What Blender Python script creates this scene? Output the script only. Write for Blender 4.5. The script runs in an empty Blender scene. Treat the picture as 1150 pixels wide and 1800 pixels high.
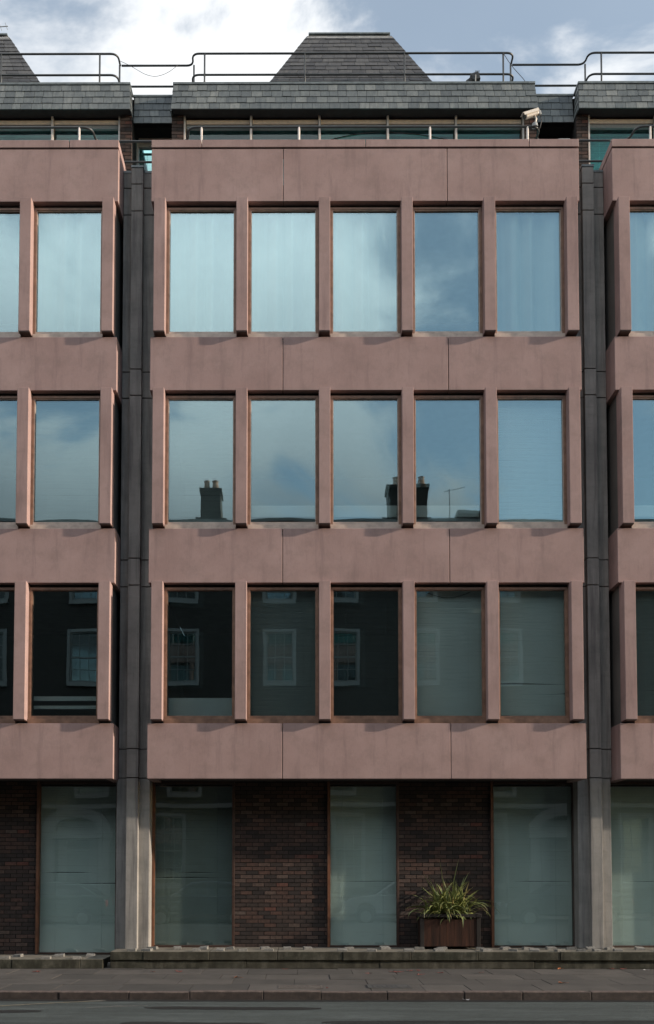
import bpy, math, random
from mathutils import Matrix, Vector
random.seed(11)
SC = bpy.context.scene
COL = SC.collection
PI = math.pi

# ------------------------------------------------------------------ camera
W, GAP, PITCH = 7.85, 0.61, 8.46
cam_d = bpy.data.cameras.new('camera'); cam = bpy.data.objects.new('camera', cam_d); COL.objects.link(cam)
cam_d.sensor_fit = 'VERTICAL'; cam_d.sensor_height = 24.0; cam_d.lens = 24.0 * 1780 / 1800
cam_d.shift_x = 52.86 / 1800; cam_d.shift_y = 546.95 / 1800
cam_d.clip_start = 0.05; cam_d.clip_end = 3000
Rm = Matrix.Rotation(0.003648, 3, 'Z') @ Matrix.Rotation(0.046821, 3, 'X') @ Matrix.Rotation(-0.00055, 3, 'Y')
rt, fw, up = Rm.col[0], Rm.col[1], Rm.col[2]
cam.matrix_world = Matrix(((rt[0], up[0], -fw[0], 2.7457), (rt[1], up[1], -fw[1], -18.0298), (rt[2], up[2], -fw[2], 1.72), (0, 0, 0, 1)))
SC.camera = cam

# ------------------------------------------------------------------ light
SUN = Vector((5.76, -1.0, 1.72)).normalized()
elev = math.asin(SUN.z); azim = math.atan2(SUN.x, SUN.y)
world = bpy.data.worlds.new('World'); SC.world = world; world.use_nodes = True
nt = world.node_tree; N = nt.nodes; L = nt.links
for n in list(N): N.remove(n)
wo = N.new('ShaderNodeOutputWorld'); bg = N.new('ShaderNodeBackground'); bg.inputs['Strength'].default_value = 0.12
sky = N.new('ShaderNodeTexSky'); sky.sky_type = 'NISHITA'; sky.sun_disc = False
sky.sun_elevation = elev; sky.sun_rotation = azim; sky.altitude = 50; sky.air_density = 1.3; sky.dust_density = 0.6
tc = N.new('ShaderNodeTexCoord'); sep = N.new('ShaderNodeSeparateXYZ'); L.new(tc.outputs['Generated'], sep.inputs[0])
az = N.new('ShaderNodeMath'); az.operation = 'ADD'; L.new(sep.outputs['Z'], az.inputs[0]); az.inputs[1].default_value = 0.22
zc = N.new('ShaderNodeMath'); zc.operation = 'MAXIMUM'; L.new(az.outputs[0], zc.inputs[0]); zc.inputs[1].default_value = 0.12
div = N.new('ShaderNodeVectorMath'); div.operation = 'DIVIDE'; L.new(tc.outputs['Generated'], div.inputs[0])
cmb = N.new('ShaderNodeCombineXYZ')
for i in range(3): L.new(zc.outputs[0], cmb.inputs[i])
L.new(cmb.outputs[0], div.inputs[1])
mp = N.new('ShaderNodeMapping'); L.new(div.outputs[0], mp.inputs[0]); mp.inputs['Location'].default_value = (4.475, 2.9, 0.0); mp.inputs['Scale'].default_value = (1.0, 1.0, 0.0)
n1 = N.new('ShaderNodeTexNoise'); n1.inputs['Scale'].default_value = 2.6; n1.inputs['Detail'].default_value = 7; n1.inputs['Roughness'].default_value = 0.58; n1.inputs['Distortion'].default_value = 0.6
L.new(mp.outputs[0], n1.inputs['Vector'])
cr = N.new('ShaderNodeMapRange'); cr.interpolation_type = 'SMOOTHSTEP'
cv = N.new('ShaderNodeMath'); cv.operation = 'MULTIPLY_ADD'; L.new(sep.outputs['X'], cv.inputs[0]); cv.inputs[1].default_value = -0.38; L.new(n1.outputs['Fac'], cv.inputs[2]); L.new(cv.outputs[0], cr.inputs['Value'])  # cloud thins out towards the right
cr.inputs['From Min'].default_value = 0.42; cr.inputs['From Max'].default_value = 0.58; cr.inputs['To Min'].default_value = 0.18; cr.inputs['To Max'].default_value = 1.0
n2 = N.new('ShaderNodeTexNoise'); n2.inputs['Scale'].default_value = 3.3; n2.inputs['Detail'].default_value = 5; L.new(mp.outputs[0], n2.inputs['Vector'])
cc = N.new('ShaderNodeMix'); cc.data_type = 'RGBA'; L.new(n2.outputs['Fac'], cc.inputs['Factor'])
cc.inputs['A'].default_value = (5.4, 5.8, 6.3, 1); cc.inputs['B'].default_value = (10.5, 10.5, 10.4, 1)
mx = N.new('ShaderNodeMix'); mx.data_type = 'RGBA'; L.new(cr.outputs['Result'], mx.inputs['Factor'])
# clouds on the sun side of the street are brighter than those behind the building
ly = N.new('ShaderNodeMapRange'); L.new(sep.outputs['Y'], ly.inputs['Value']); ly.inputs['From Min'].default_value = -0.2; ly.inputs['From Max'].default_value = 0.7; ly.inputs['To Min'].default_value = 1.0; ly.inputs['To Max'].default_value = 0.62
lm = N.new('ShaderNodeVectorMath'); lm.operation = 'SCALE'; L.new(cc.outputs['Result'], lm.inputs[0]); lz = N.new('ShaderNodeMapRange'); L.new(sep.outputs['Z'], lz.inputs['Value']); lz.inputs['From Min'].default_value = 0.28; lz.inputs['From Max'].default_value = 0.58; lz.inputs['To Min'].default_value = 0.16; lz.inputs['To Max'].default_value = 1.0
lk = N.new('ShaderNodeMath'); lk.operation = 'MULTIPLY'; L.new(ly.outputs['Result'], lk.inputs[0]); L.new(lz.outputs['Result'], lk.inputs[1]); L.new(lk.outputs[0], lm.inputs['Scale'])
L.new(sky.outputs['Color'], mx.inputs['A']); L.new(lm.outputs[0], mx.inputs['B'])
L.new(mx.outputs['Result'], bg.inputs['Color']); L.new(bg.outputs[0], wo.inputs[0])
CLOUD_MAP = mp
sd = bpy.data.lights.new('sun', 'SUN'); sun = bpy.data.objects.new('sun', sd); COL.objects.link(sun)
sd.energy = 3.8; sd.angle = math.radians(1.0); sd.color = (1.0, 0.82, 0.65)
sun.rotation_euler = (-SUN).to_track_quat('-Z', 'Y').to_euler()
SC.view_settings.view_transform = 'Standard'; SC.view_settings.look = 'None'; SC.view_settings.gamma = 1.0
SC.view_settings.exposure = 0.81
SC.view_settings.use_curve_mapping = False
SC.cycles.max_bounces = 8; SC.cycles.transparent_max_bounces = 12; SC.cycles.glossy_bounces = 4; SC.cycles.diffuse_bounces = 4
SC.cycles.caustics_reflective = False; SC.cycles.caustics_refractive = False
try: SC.cycles.use_denoising = True
except Exception: pass

# ------------------------------------------------------------------ material helpers
def new_mat(name):
    m = bpy.data.materials.new(name); m.use_nodes = True
    n = m.node_tree.nodes; n.clear()
    o = n.new('ShaderNodeOutputMaterial'); b = n.new('ShaderNodeBsdfPrincipled'); m.node_tree.links.new(b.outputs[0], o.inputs[0])
    return m, n, m.node_tree.links, b, o
def coords(n, l, scale=(1, 1, 1), kind='Object', loc=(0, 0, 0)):
    t = n.new('ShaderNodeTexCoord'); p = n.new('ShaderNodeMapping'); l.new(t.outputs[kind], p.inputs[0]); p.inputs['Scale'].default_value = scale; p.inputs['Location'].default_value = loc
    return p.outputs[0]
def wcoords(n, l, scale=(1, 1, 1)):
    t = n.new('ShaderNodeNewGeometry'); p = n.new('ShaderNodeMapping'); l.new(t.outputs['Position'], p.inputs[0]); p.inputs['Scale'].default_value = scale
    return p.outputs[0]
def noise(n, l, v, scale, detail=4, rough=0.55):
    x = n.new('ShaderNodeTexNoise'); x.inputs['Scale'].default_value = scale; x.inputs['Detail'].default_value = detail; x.inputs['Roughness'].default_value = rough
    l.new(v, x.inputs['Vector']); return x.outputs['Fac']
def ramp(n, l, f, stops):
    r = n.new('ShaderNodeValToRGB'); l.new(f, r.inputs[0]); e = r.color_ramp.elements
    while len(e) < len(stops): e.new(0.5)
    for i, (p, c) in enumerate(stops): e[i].position = p; e[i].color = (c[0], c[1], c[2], 1)
    return r.outputs[0]
def mix(n, l, f, a, b, mode='MIX'):
    x = n.new('ShaderNodeMix'); x.data_type = 'RGBA'; x.blend_type = mode
    if isinstance(f, (int, float)): x.inputs['Factor'].default_value = f
    else: l.new(f, x.inputs['Factor'])
    for k, v in (('A', a), ('B', b)):
        if isinstance(v, tuple): x.inputs[k].default_value = (v[0], v[1], v[2], 1)
        else: l.new(v, x.inputs[k])
    return x.outputs['Result']
def grey(n, l, f, lo, hi, a=0.0, b=1.0):
    r = n.new('ShaderNodeMapRange'); l.new(f, r.inputs['Value']); r.inputs['From Min'].default_value = lo; r.inputs['From Max'].default_value = hi
    r.inputs['To Min'].default_value = a; r.inputs['To Max'].default_value = b; return r.outputs['Result']
def bump(n, l, b, h, strength=0.3, dist=0.01):
    x = n.new('ShaderNodeBump'); x.inputs['Strength'].default_value = strength; x.inputs['Distance'].default_value = dist
    l.new(h, x.inputs['Height']); l.new(x.outputs[0], b.inputs['Normal'])
def island(n):
    return n.new('ShaderNodeNewGeometry').outputs['Random Per Island']
def plain(name, col, rough=0.6, metal=0.0, var=0.15, scale=6.0, bumpy=0.0, spec=0.5):
    m, n, l, b, o = new_mat(name)
    v = wcoords(n, l); f = noise(n, l, v, scale, 5)
    lo = tuple(c * (1 - var) for c in col); hi = tuple(min(1, c * (1 + var)) for c in col)
    l.new(ramp(n, l, f, [(0.3, lo), (0.7, hi)]), b.inputs['Base Color'])
    b.inputs['Roughness'].default_value = rough; b.inputs['Metallic'].default_value = metal; b.inputs['Specular IOR Level'].default_value = spec
    if bumpy: bump(n, l, b, noise(n, l, v, scale * 12, 4), bumpy, 0.004)
    return m
M = {}
def build_materials():
    # pink render / precast concrete
    m, n, l, b, o = new_mat('pink_concrete')
    v = wcoords(n, l); vs = wcoords(n, l, (5.0, 5.0, 0.55)); vf = wcoords(n, l, (60, 60, 12)); vh = wcoords(n, l, (8, 8, 70))
    base = ramp(n, l, noise(n, l, v, 0.9, 6, 0.6), [(0.25, (0.285, 0.196, 0.188)), (0.5, (0.345, 0.245, 0.236)), (0.75, (0.40, 0.292, 0.282))])
    streak = ramp(n, l, noise(n, l, vs, 1.0, 6, 0.65), [(0.30, (0.66, 0.66, 0.68)), (0.47, (0.97, 0.97, 0.97)), (0.8, (1.04, 1.03, 1.02))])
    c = mix(n, l, 0.8, base, streak, 'MULTIPLY')
    c = mix(n, l, grey(n, l, island(n), 0, 1, 0, 0.22), c, (0.26, 0.185, 0.17))
    c = mix(n, l, grey(n, l, noise(n, l, vf, 1.0, 3), 0.35, 0.7, 0, 0.16), c, (0.20, 0.15, 0.14))
    c = mix(n, l, grey(n, l, noise(n, l, vh, 1.0, 2), 0.45, 0.75, 0, 0.12), c, (0.25, 0.17, 0.16))
    # grime blotches
    c = mix(n, l, grey(n, l, noise(n, l, v, 2.6, 8, 0.7), 0.48, 0.74, 0, 0.55), c, (0.19, 0.145, 0.138))
    c = mix(n, l, grey(n, l, noise(n, l, v, 170, 3, 0.8), 0.56, 0.72, 0, 0.35), c, (0.13, 0.10, 0.095))
    c = mix(n, l, grey(n, l, noise(n, l, wcoords(n, l, (1, 1, 1.15)), 150, 3, 0.8), 0.58, 0.72, 0, 0.30), c, (0.55, 0.45, 0.42))
    l.new(c, b.inputs['Base Color']); b.inputs['Roughness'].default_value = 0.88; b.inputs['Specular IOR Level'].default_value = 0.25
    bump(n, l, b, noise(n, l, v, 55, 6, 0.7), 0.22, 0.006)
    M['pink'] = m
    # grey shuttered concrete for the columns
    m, n, l, b, o = new_mat('grey_concrete')
    v = wcoords(n, l); vs = wcoords(n, l, (9, 9, 0.5)); vc = wcoords(n, l, (3, 3, 14))
    c = ramp(n, l, noise(n, l, v, 1.6, 7, 0.65), [(0.3, (0.20, 0.20, 0.195)), (0.55, (0.275, 0.27, 0.26)), (0.8, (0.34, 0.335, 0.32))])
    c = mix(n, l, 0.8, c, ramp(n, l, noise(n, l, vs, 1.0, 5, 0.7), [(0.34, (0.50, 0.50, 0.52)), (0.52, (0.95, 0.95, 0.95)), (0.8, (1.05, 1.04, 1.02))]), 'MULTIPLY')
    c = mix(n, l, grey(n, l, noise(n, l, vc, 1.0, 4), 0.55, 0.75, 0, 0.3), c, (0.14, 0.14, 0.14))
    l.new(c, b.inputs['Base Color']); b.inputs['Roughness'].default_value = 0.9; b.inputs['Specular IOR Level'].default_value = 0.25
    bump(n, l, b, noise(n, l, v, 45, 6, 0.7), 0.3, 0.006)
    M['grey'] = m
    # bricks, one island each
    m, n, l, b, o = new_mat('brown_brick')
    v = wcoords(n, l); r = island(n)
    c = ramp(n, l, r, [(0.0, (0.030, 0.026, 0.026)), (0.3, (0.042, 0.034, 0.032)), (0.6, (0.062, 0.043, 0.038)), (0.83, (0.080, 0.048, 0.040)), (0.95, (0.09, 0.070, 0.062)), (1.0, (0.11, 0.046, 0.036))])
    c = mix(n, l, grey(n, l, noise(n, l, v, 18, 5), 0.4, 0.75, 0, 0.5), c, (0.016, 0.014, 0.014))
    l.new(c, b.inputs['Base Color']); b.inputs['Roughness'].default_value = 0.85; b.inputs['Specular IOR Level'].default_value = 0.25
    bump(n, l, b, noise(n, l, v, 60, 4), 0.4, 0.004)
    M['brick'] = m
    M['mortar'] = plain('dark_mortar', (0.009, 0.008, 0.008), 0.95, var=0.25, scale=20)
    # slates, one island each
    for nm, cs in (('slate_light', [(0.0, (0.080, 0.095, 0.103)), (0.35, (0.100, 0.118, 0.125)), (0.8, (0.128, 0.146, 0.150)), (1.0, (0.165, 0.182, 0.182))]),
                   ('slate_dark', [(0.0, (0.05, 0.052, 0.057)), (0.5, (0.066, 0.068, 0.073)), (1.0, (0.085, 0.087, 0.09))])):
        m, n, l, b, o = new_mat(nm)
        v = wcoords(n, l); vs = wcoords(n, l, (14, 14, 2.5))
        c = ramp(n, l, island(n), cs)
        c = mix(n, l, 0.7, c, ramp(n, l, noise(n, l, vs, 1.0, 5, 0.7), [(0.3, (0.55, 0.58, 0.62)), (0.5, (0.95, 0.97, 1)), (0.75, (1.55, 1.50, 1.42))]), 'MULTIPLY')
        l.new(c, b.inputs['Base Color']); b.inputs['Roughness'].default_value = 0.6; b.inputs['Specular IOR Level'].default_value = 0.35
        bump(n, l, b, noise(n, l, v, 40, 5), 0.25, 0.004)
        M[nm] = m
    M['lead'] = plain('lead_flashing', (0.13, 0.155, 0.165), 0.5, 0.2, 0.3, 9)
    M['pale_lead'] = plain('pale_lead', (0.42, 0.43, 0.43), 0.6, 0.1, 0.25, 9)
    M['bronze'] = plain('bronze_frame', (0.21, 0.125, 0.088), 0.45, 0.15, 0.3, 8)
    M['pale_frame'] = plain('pale_frame', (0.46, 0.38, 0.33), 0.5, 0.1, 0.2, 8)
    M['brown_frame'] = plain('dark_brown_frame', (0.045, 0.024, 0.018), 0.5, 0.0, 0.3, 8)
    M['sunlit_frame'] = plain('sunlit_brown_frame', (0.13, 0.058, 0.032), 0.5, 0.0, 0.3, 8)  # sunlit copy of the brown frame, sun warmth put into the colour
    M['transom'] = plain('cream_transom', (0.80, 0.66, 0.54), 0.5, 0.0, 0.1, 12)
    M['steel'] = plain('painted_steel_rail', (0.05, 0.056, 0.06), 0.45, 0.3, 0.2, 12)
    M['mullion'] = plain('cream_mullion', (0.55, 0.51, 0.48), 0.5, 0.0, 0.15, 12)
    M['black'] = plain('black_soffit', (0.018, 0.017, 0.018), 0.9, 0, 0.3, 6)
    M['soffit'] = plain('dark_soffit', (0.05, 0.046, 0.045), 0.9, 0, 0.3, 6)
    M['louvre'] = plain('dark_louvre', (0.035, 0.037, 0.05), 0.7, 0, 0.2, 6)
    M['inner'] = plain('interior_wall', (0.11, 0.11, 0.105), 0.9, 0, 0.2, 1.5)
    M['blind_pale'] = plain('pale_blind', (0.84, 0.86, 0.84), 0.7, 0, 0.05, 2)
    M['blind_mid'] = plain('grey_blind', (0.28, 0.30, 0.29), 0.7, 0, 0.08, 2)
    M['blind_dark'] = plain('dark_blind', (0.075, 0.08, 0.08), 0.7, 0, 0.1, 2)
    M['blind_teal'] = plain('teal_blind', (0.32, 0.66, 0.63), 0.7, 0, 0.05, 2)
    M['curtain'] = plain('curtain_cloth', (0.62, 0.63, 0.56), 0.85, 0, 0.06, 3)
    M['white_board'] = plain('white_panel', (0.6, 0.62, 0.62), 0.5, 0, 0.05, 3)
    # glass
    def glass(name, tint, refl, gcol=(0.9, 0.98, 1.0)):
        m, n, l, b, o = new_mat(name); n.remove(b)
        t = n.new('ShaderNodeBsdfTransparent'); t.inputs[0].default_value = (*tint, 1)
        g = n.new('ShaderNodeBsdfGlossy'); g.inputs[0].default_value = (*gcol, 1); g.inputs['Roughness'].default_value = 0.0
        ge = n.new('ShaderNodeNewGeometry'); dt = n.new('ShaderNodeVectorMath'); dt.operation = 'DOT_PRODUCT'; l.new(ge.outputs['Incoming'], dt.inputs[0]); l.new(ge.outputs['Normal'], dt.inputs[1])
        ab = n.new('ShaderNodeMath'); ab.operation = 'ABSOLUTE'; l.new(dt.outputs['Value'], ab.inputs[0])
        om = n.new('ShaderNodeMath'); om.operation = 'SUBTRACT'; om.inputs[0].default_value = 1.0; l.new(ab.outputs[0], om.inputs[1]); om.use_clamp = True
        pw = n.new('ShaderNodeMath'); pw.operation = 'POWER'; l.new(om.outputs[0], pw.inputs[0]); pw.inputs[1].default_value = 5.0
        a = n.new('ShaderNodeMath'); a.operation = 'MULTIPLY_ADD'; a.use_clamp = True; l.new(pw.outputs[0], a.inputs[0]); a.inputs[1].default_value = 0.9 - refl; a.inputs[2].default_value = refl + 0.04
        s = n.new('ShaderNodeMixShader'); l.new(a.outputs[0], s.inputs[0]); l.new(t.outputs[0], s.inputs[1]); l.new(g.outputs[0], s.inputs[2]); l.new(s.outputs[0], o.inputs[0])
        v = wcoords(n, l, (1, 1, 0.6)); bp = n.new('ShaderNodeBump'); bp.inputs['Strength'].default_value = 0.02; bp.inputs['Distance'].default_value = 0.02
        l.new(noise(n, l, v, 2.2, 2, 0.4), bp.inputs['Height']); l.new(bp.outputs[0], g.inputs['Normal'])
        return m
    M['glass'] = glass('tinted_window_glass', (0.84, 0.95, 0.94), 0.31, (0.68, 0.93, 1.0))
    M['glass_inner'] = glass('inner_glazing', (0.97, 0.99, 0.985), 0.10, (0.8, 0.96, 1.0))
    M['glass_ground'] = glass('tinted_ground_glass', (0.68, 0.79, 0.775), 0.12)
    M['glass_teal'] = glass('teal_attic_glass', (0.50, 0.92, 0.92), 0.02)
    M['house_glass'] = glass('old_window_glass', (0.5, 0.55, 0.55), 0.12)
    # stone
    m, n, l, b, o = new_mat('mossy_stone')
    v = wcoords(n, l)
    c = ramp(n, l, noise(n, l, v, 4, 8, 0.7), [(0.28, (0.016, 0.018, 0.014)), (0.46, (0.042, 0.044, 0.034)), (0.6, (0.085, 0.084, 0.068)), (0.8, (0.15, 0.142, 0.12))])
    c = mix(n, l, grey(n, l, noise(n, l, wcoords(n, l, (7, 7, 1.5)), 1.0, 6, 0.7), 0.45, 0.62, 0, 0.8), c, (0.020, 0.021, 0.016))
    c = mix(n, l, grey(n, l, island(n), 0, 1, 0, 0.35), c, (0.085, 0.075, 0.06))
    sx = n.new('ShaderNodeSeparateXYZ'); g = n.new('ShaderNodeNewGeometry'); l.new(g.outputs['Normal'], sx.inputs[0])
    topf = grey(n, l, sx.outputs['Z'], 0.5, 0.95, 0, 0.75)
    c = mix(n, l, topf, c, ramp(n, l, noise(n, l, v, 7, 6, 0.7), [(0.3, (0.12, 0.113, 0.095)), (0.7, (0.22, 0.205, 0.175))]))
    l.new(c, b.inputs['Base Color']); b.inputs['Roughness'].default_value = 0.92; b.inputs['Specular IOR Level'].default_value = 0.2
    bump(n, l, b, noise(n, l, v, 25, 8, 0.75), 0.6, 0.01)
    M['stone'] = m
    M['stone_block'] = plain('pale_stone_block', (0.15, 0.15, 0.142), 0.9, 0, 0.35, 25, 0.4)
    m, n, l, b, o = new_mat('paving')
    v = wcoords(n, l)
    c = ramp(n, l, island(n), [(0.0, (0.048, 0.047, 0.046)), (0.5, (0.064, 0.061, 0.059)), (1.0, (0.083, 0.078, 0.074))])
    c = mix(n, l, grey(n, l, noise(n, l, v, 1.4, 8, 0.7), 0.42, 0.72, 0, 0.7), c, (0.028, 0.029, 0.029))
    c = mix(n, l, grey(n, l, noise(n, l, v, 40, 4, 0.7), 0.5, 0.8, 0, 0.45), c, (0.09, 0.085, 0.08))
    l.new(c, b.inputs['Base Color']); b.inputs['Roughness'].default_value = 0.85; b.inputs['Specular IOR Level'].default_value = 0.3
    c = mix(n, l, grey(n, l, noise(n, l, v, 6.5, 3, 0.5), 0.66, 0.70, 0, 0.6), c, (0.03, 0.03, 0.03)); l.new(c, b.inputs['Base Color'])
    bump(n, l, b, noise(n, l, v, 30, 7, 0.7), 0.35, 0.006)
    M['paving'] = m
    m, n, l, b, o = new_mat('kerb_granite')
    v = wcoords(n, l)
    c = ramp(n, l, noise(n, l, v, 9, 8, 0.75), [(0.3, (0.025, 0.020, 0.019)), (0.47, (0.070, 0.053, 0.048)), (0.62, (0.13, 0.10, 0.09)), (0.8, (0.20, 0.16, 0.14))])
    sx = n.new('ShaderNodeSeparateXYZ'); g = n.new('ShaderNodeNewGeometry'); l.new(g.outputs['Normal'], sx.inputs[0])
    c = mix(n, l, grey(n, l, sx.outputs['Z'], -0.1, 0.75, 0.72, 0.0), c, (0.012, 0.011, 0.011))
    l.new(c, b.inputs['Base Color']); b.inputs['Roughness'].default_value = 0.85
    bump(n, l, b, noise(n, l, v, 28, 8, 0.75), 0.8, 0.012)
    M['kerb'] = m
    m, n, l, b, o = new_mat('asphalt')
    v = wcoords(n, l); vx = wcoords(n, l, (0.35, 2.2, 1))
    c = ramp(n, l, noise(n, l, vx, 1.6, 8, 0.65), [(0.34, (0.020, 0.028, 0.030)), (0.5, (0.044, 0.058, 0.060)), (0.66, (0.074, 0.092, 0.095))])
    c = mix(n, l, grey(n, l, noise(n, l, wcoords(n, l, (3, 9, 1)), 2.2, 5, 0.75), 0.46, 0.60, 0, 0.55), c, (0.016, 0.019, 0.020))
    c = mix(n, l, grey(n, l, noise(n, l, v, 55, 6, 0.8), 0.42, 0.66, 0, 0.75), c, (0.11, 0.125, 0.123))
    c = mix(n, l, grey(n, l, noise(n, l, v, 80, 4, 0.7), 0.52, 0.7, 0, 0.7), c, (0.008, 0.010, 0.010))
    l.new(c, b.inputs['Base Color']); b.inputs['Roughness'].default_value = 0.85; b.inputs['Specular IOR Level'].default_value = 0.2
    bump(n, l, b, noise(n, l, v, 70, 6, 0.8), 0.7, 0.012)
    M['asphalt'] = m
    M['tar'] = plain('tar_patch', (0.007, 0.008, 0.009), 0.6, 0, 0.4, 9, 0.5)
    for nm, colr in (('yellow_paint', (0.16, 0.14, 0.09)), ('white_paint', (0.20, 0.20, 0.19))):
        m, n, l, b, o = new_mat(nm); v = wcoords(n, l, (1, 3, 1))
        c = mix(n, l, grey(n, l, noise(n, l, v, 9, 8, 0.8), 0.44, 0.56), (0.062, 0.068, 0.066), colr)
        l.new(c, b.inputs['Base Color']); b.inputs['Roughness'].default_value = 0.8; M[nm] = m
    M['ground'] = plain('far_ground', (0.07, 0.075, 0.06), 0.95, 0, 0.3, 0.3)
    # planter wood and leaves
    m, n, l, b, o = new_mat('planter_wood')
    v = wcoords(n, l, (14, 14, 1.2)); r = island(n)
    c = ramp(n, l, noise(n, l, v, 1.0, 6, 0.7), [(0.3, (0.010, 0.005, 0.004)), (0.5, (0.034, 0.014, 0.009)), (0.7, (0.075, 0.031, 0.019))])
    c = mix(n, l, grey(n, l, r, 0, 1, 0, 0.45), c, (0.012, 0.006, 0.005))
    l.new(c, b.inputs['Base Color']); b.inputs['Roughness'].default_value = 0.7; b.inputs['Specular IOR Level'].default_value = 0.25; M['wood'] = m
    M['dark_wood'] = plain('planter_frame_wood', (0.008, 0.006, 0.006), 0.85, 0, 0.3, 12)
    m, n, l, b, o = new_mat('flax_leaf')
    at = n.new('ShaderNodeUVMap'); at.uv_map = 'UVMap'; s = n.new('ShaderNodeSeparateXYZ'); l.new(at.outputs[0], s.inputs[0])
    e = n.new('ShaderNodeMath'); e.operation = 'SUBTRACT'; l.new(s.outputs['X'], e.inputs[0]); e.inputs[1].default_value = 0.5
    e2 = n.new('ShaderNodeMath'); e2.operation = 'ABSOLUTE'; l.new(e.outputs[0], e2.inputs[0])
    c = ramp(n, l, island(n), [(0.0, (0.022, 0.050, 0.018)), (0.4, (0.050, 0.095, 0.028)), (0.75, (0.10, 0.145, 0.04)), (0.95, (0.19, 0.21, 0.07)), (1.0, (0.20, 0.13, 0.07))])
    c = mix(n, l, grey(n, l, e2.outputs[0], 0.22, 0.4, 0, 0.8), c, (0.42, 0.42, 0.16))
    l.new(c, b.inputs['Base Color']); b.inputs['Roughness'].default_value = 0.45
    M['leaf'] = m
    M['soil'] = plain('soil', (0.03, 0.022, 0.016), 0.95, 0, 0.3, 30)
    M['red_leaf'] = plain('red_dead_leaf', (0.16, 0.035, 0.03), 0.7, 0, 0.3, 30)
    M['orange_leaf'] = plain('orange_dead_leaf', (0.38, 0.13, 0.05), 0.7, 0, 0.3, 30)
    M['brown_leaf'] = plain('brown_dead_leaf', (0.13, 0.06, 0.045), 0.7, 0, 0.3, 30)
    M['litter'] = plain('white_litter', (0.6, 0.6, 0.6), 0.6, 0, 0.1, 30)
    M['cast_iron'] = plain('worn_cover', (0.085, 0.076, 0.07), 0.7, 0.1, 0.35, 15, 0.4)
    M['dark_cover'] = plain('dark_cover', (0.05, 0.052, 0.054), 0.7, 0.1, 0.3, 15, 0.4)
    M['white_metal'] = plain('cream_painted_metal', (0.66, 0.62, 0.56), 0.45, 0.0, 0.1, 20)
    M['grey_plastic'] = plain('grey_plastic', (0.28, 0.30, 0.31), 0.5, 0, 0.1, 20)
    M['dark_metal'] = plain('dark_metal', (0.03, 0.033, 0.036), 0.45, 0.3, 0.2, 20)
    M['cable'] = plain('black_cable', (0.03, 0.03, 0.032), 0.6)
    # terraced houses across the street
    m, n, l, b, o = new_mat('london_stock_brick')
    v = wcoords(n, l)
    t = n.new('ShaderNodeTexBrick'); mpn = n.new('ShaderNodeMapping'); l.new(v, mpn.inputs[0]); mpn.inputs['Rotation'].default_value = (PI / 2, 0, 0); l.new(mpn.outputs[0], t.inputs['Vector'])
    t.inputs['Scale'].default_value = 1.0; t.inputs['Brick Width'].default_value = 0.225; t.inputs['Row Height'].default_value = 0.075; t.inputs['Mortar Size'].default_value = 0.008
    t.inputs['Color1'].default_value = (0.020, 0.016, 0.014, 1); t.inputs['Color2'].default_value = (0.032, 0.025, 0.021, 1); t.inputs['Mortar'].default_value = (0.04, 0.036, 0.033, 1)
    l.new(t.outputs['Color'], b.inputs['Base Color']); b.inputs['Roughness'].default_value = 0.9; M['house_brick'] = m
    M['stucco'] = plain('white_stucco', (0.22, 0.22, 0.215), 0.8, 0, 0.08, 2)
    M['sash'] = plain('white_sash_paint', (0.15, 0.155, 0.15), 0.5, 0, 0.05, 4)
    M['door_paint'] = plain('black_door_paint', (0.03, 0.03, 0.035), 0.3)
    M['pot'] = plain('clay_chimney_pot', (0.33, 0.20, 0.14), 0.8, 0, 0.2, 8)
    M['tyre'] = plain('tyre_rubber', (0.02, 0.02, 0.02), 0.8)
    M['rim'] = plain('alloy_rim', (0.5, 0.5, 0.5), 0.3, 0.9, 0.05)
    M['car_glass'] = plain('car_glass', (0.02, 0.025, 0.028), 0.05, 0, 0.05)
    M['lamp_lens'] = plain('headlight_lens', (0.6, 0.62, 0.65), 0.1)
    M['tail_lens'] = plain('tail_light_lens', (0.35, 0.02, 0.02), 0.2)
    for nm, cc_ in (('car_blue', (0.02, 0.035, 0.06)), ('car_silver', (0.32, 0.34, 0.35)), ('car_black', (0.015, 0.016, 0.018)), ('car_green', (0.03, 0.06, 0.05))):
        m, n, l, b, o = new_mat(nm); b.inputs['Base Color'].default_value = (*cc_, 1); b.inputs['Roughness'].default_value = 0.3; b.inputs['Coat Weight'].default_value = 1.0; b.inputs['Coat Roughness'].default_value = 0.05; M[nm] = m
build_materials()

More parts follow.
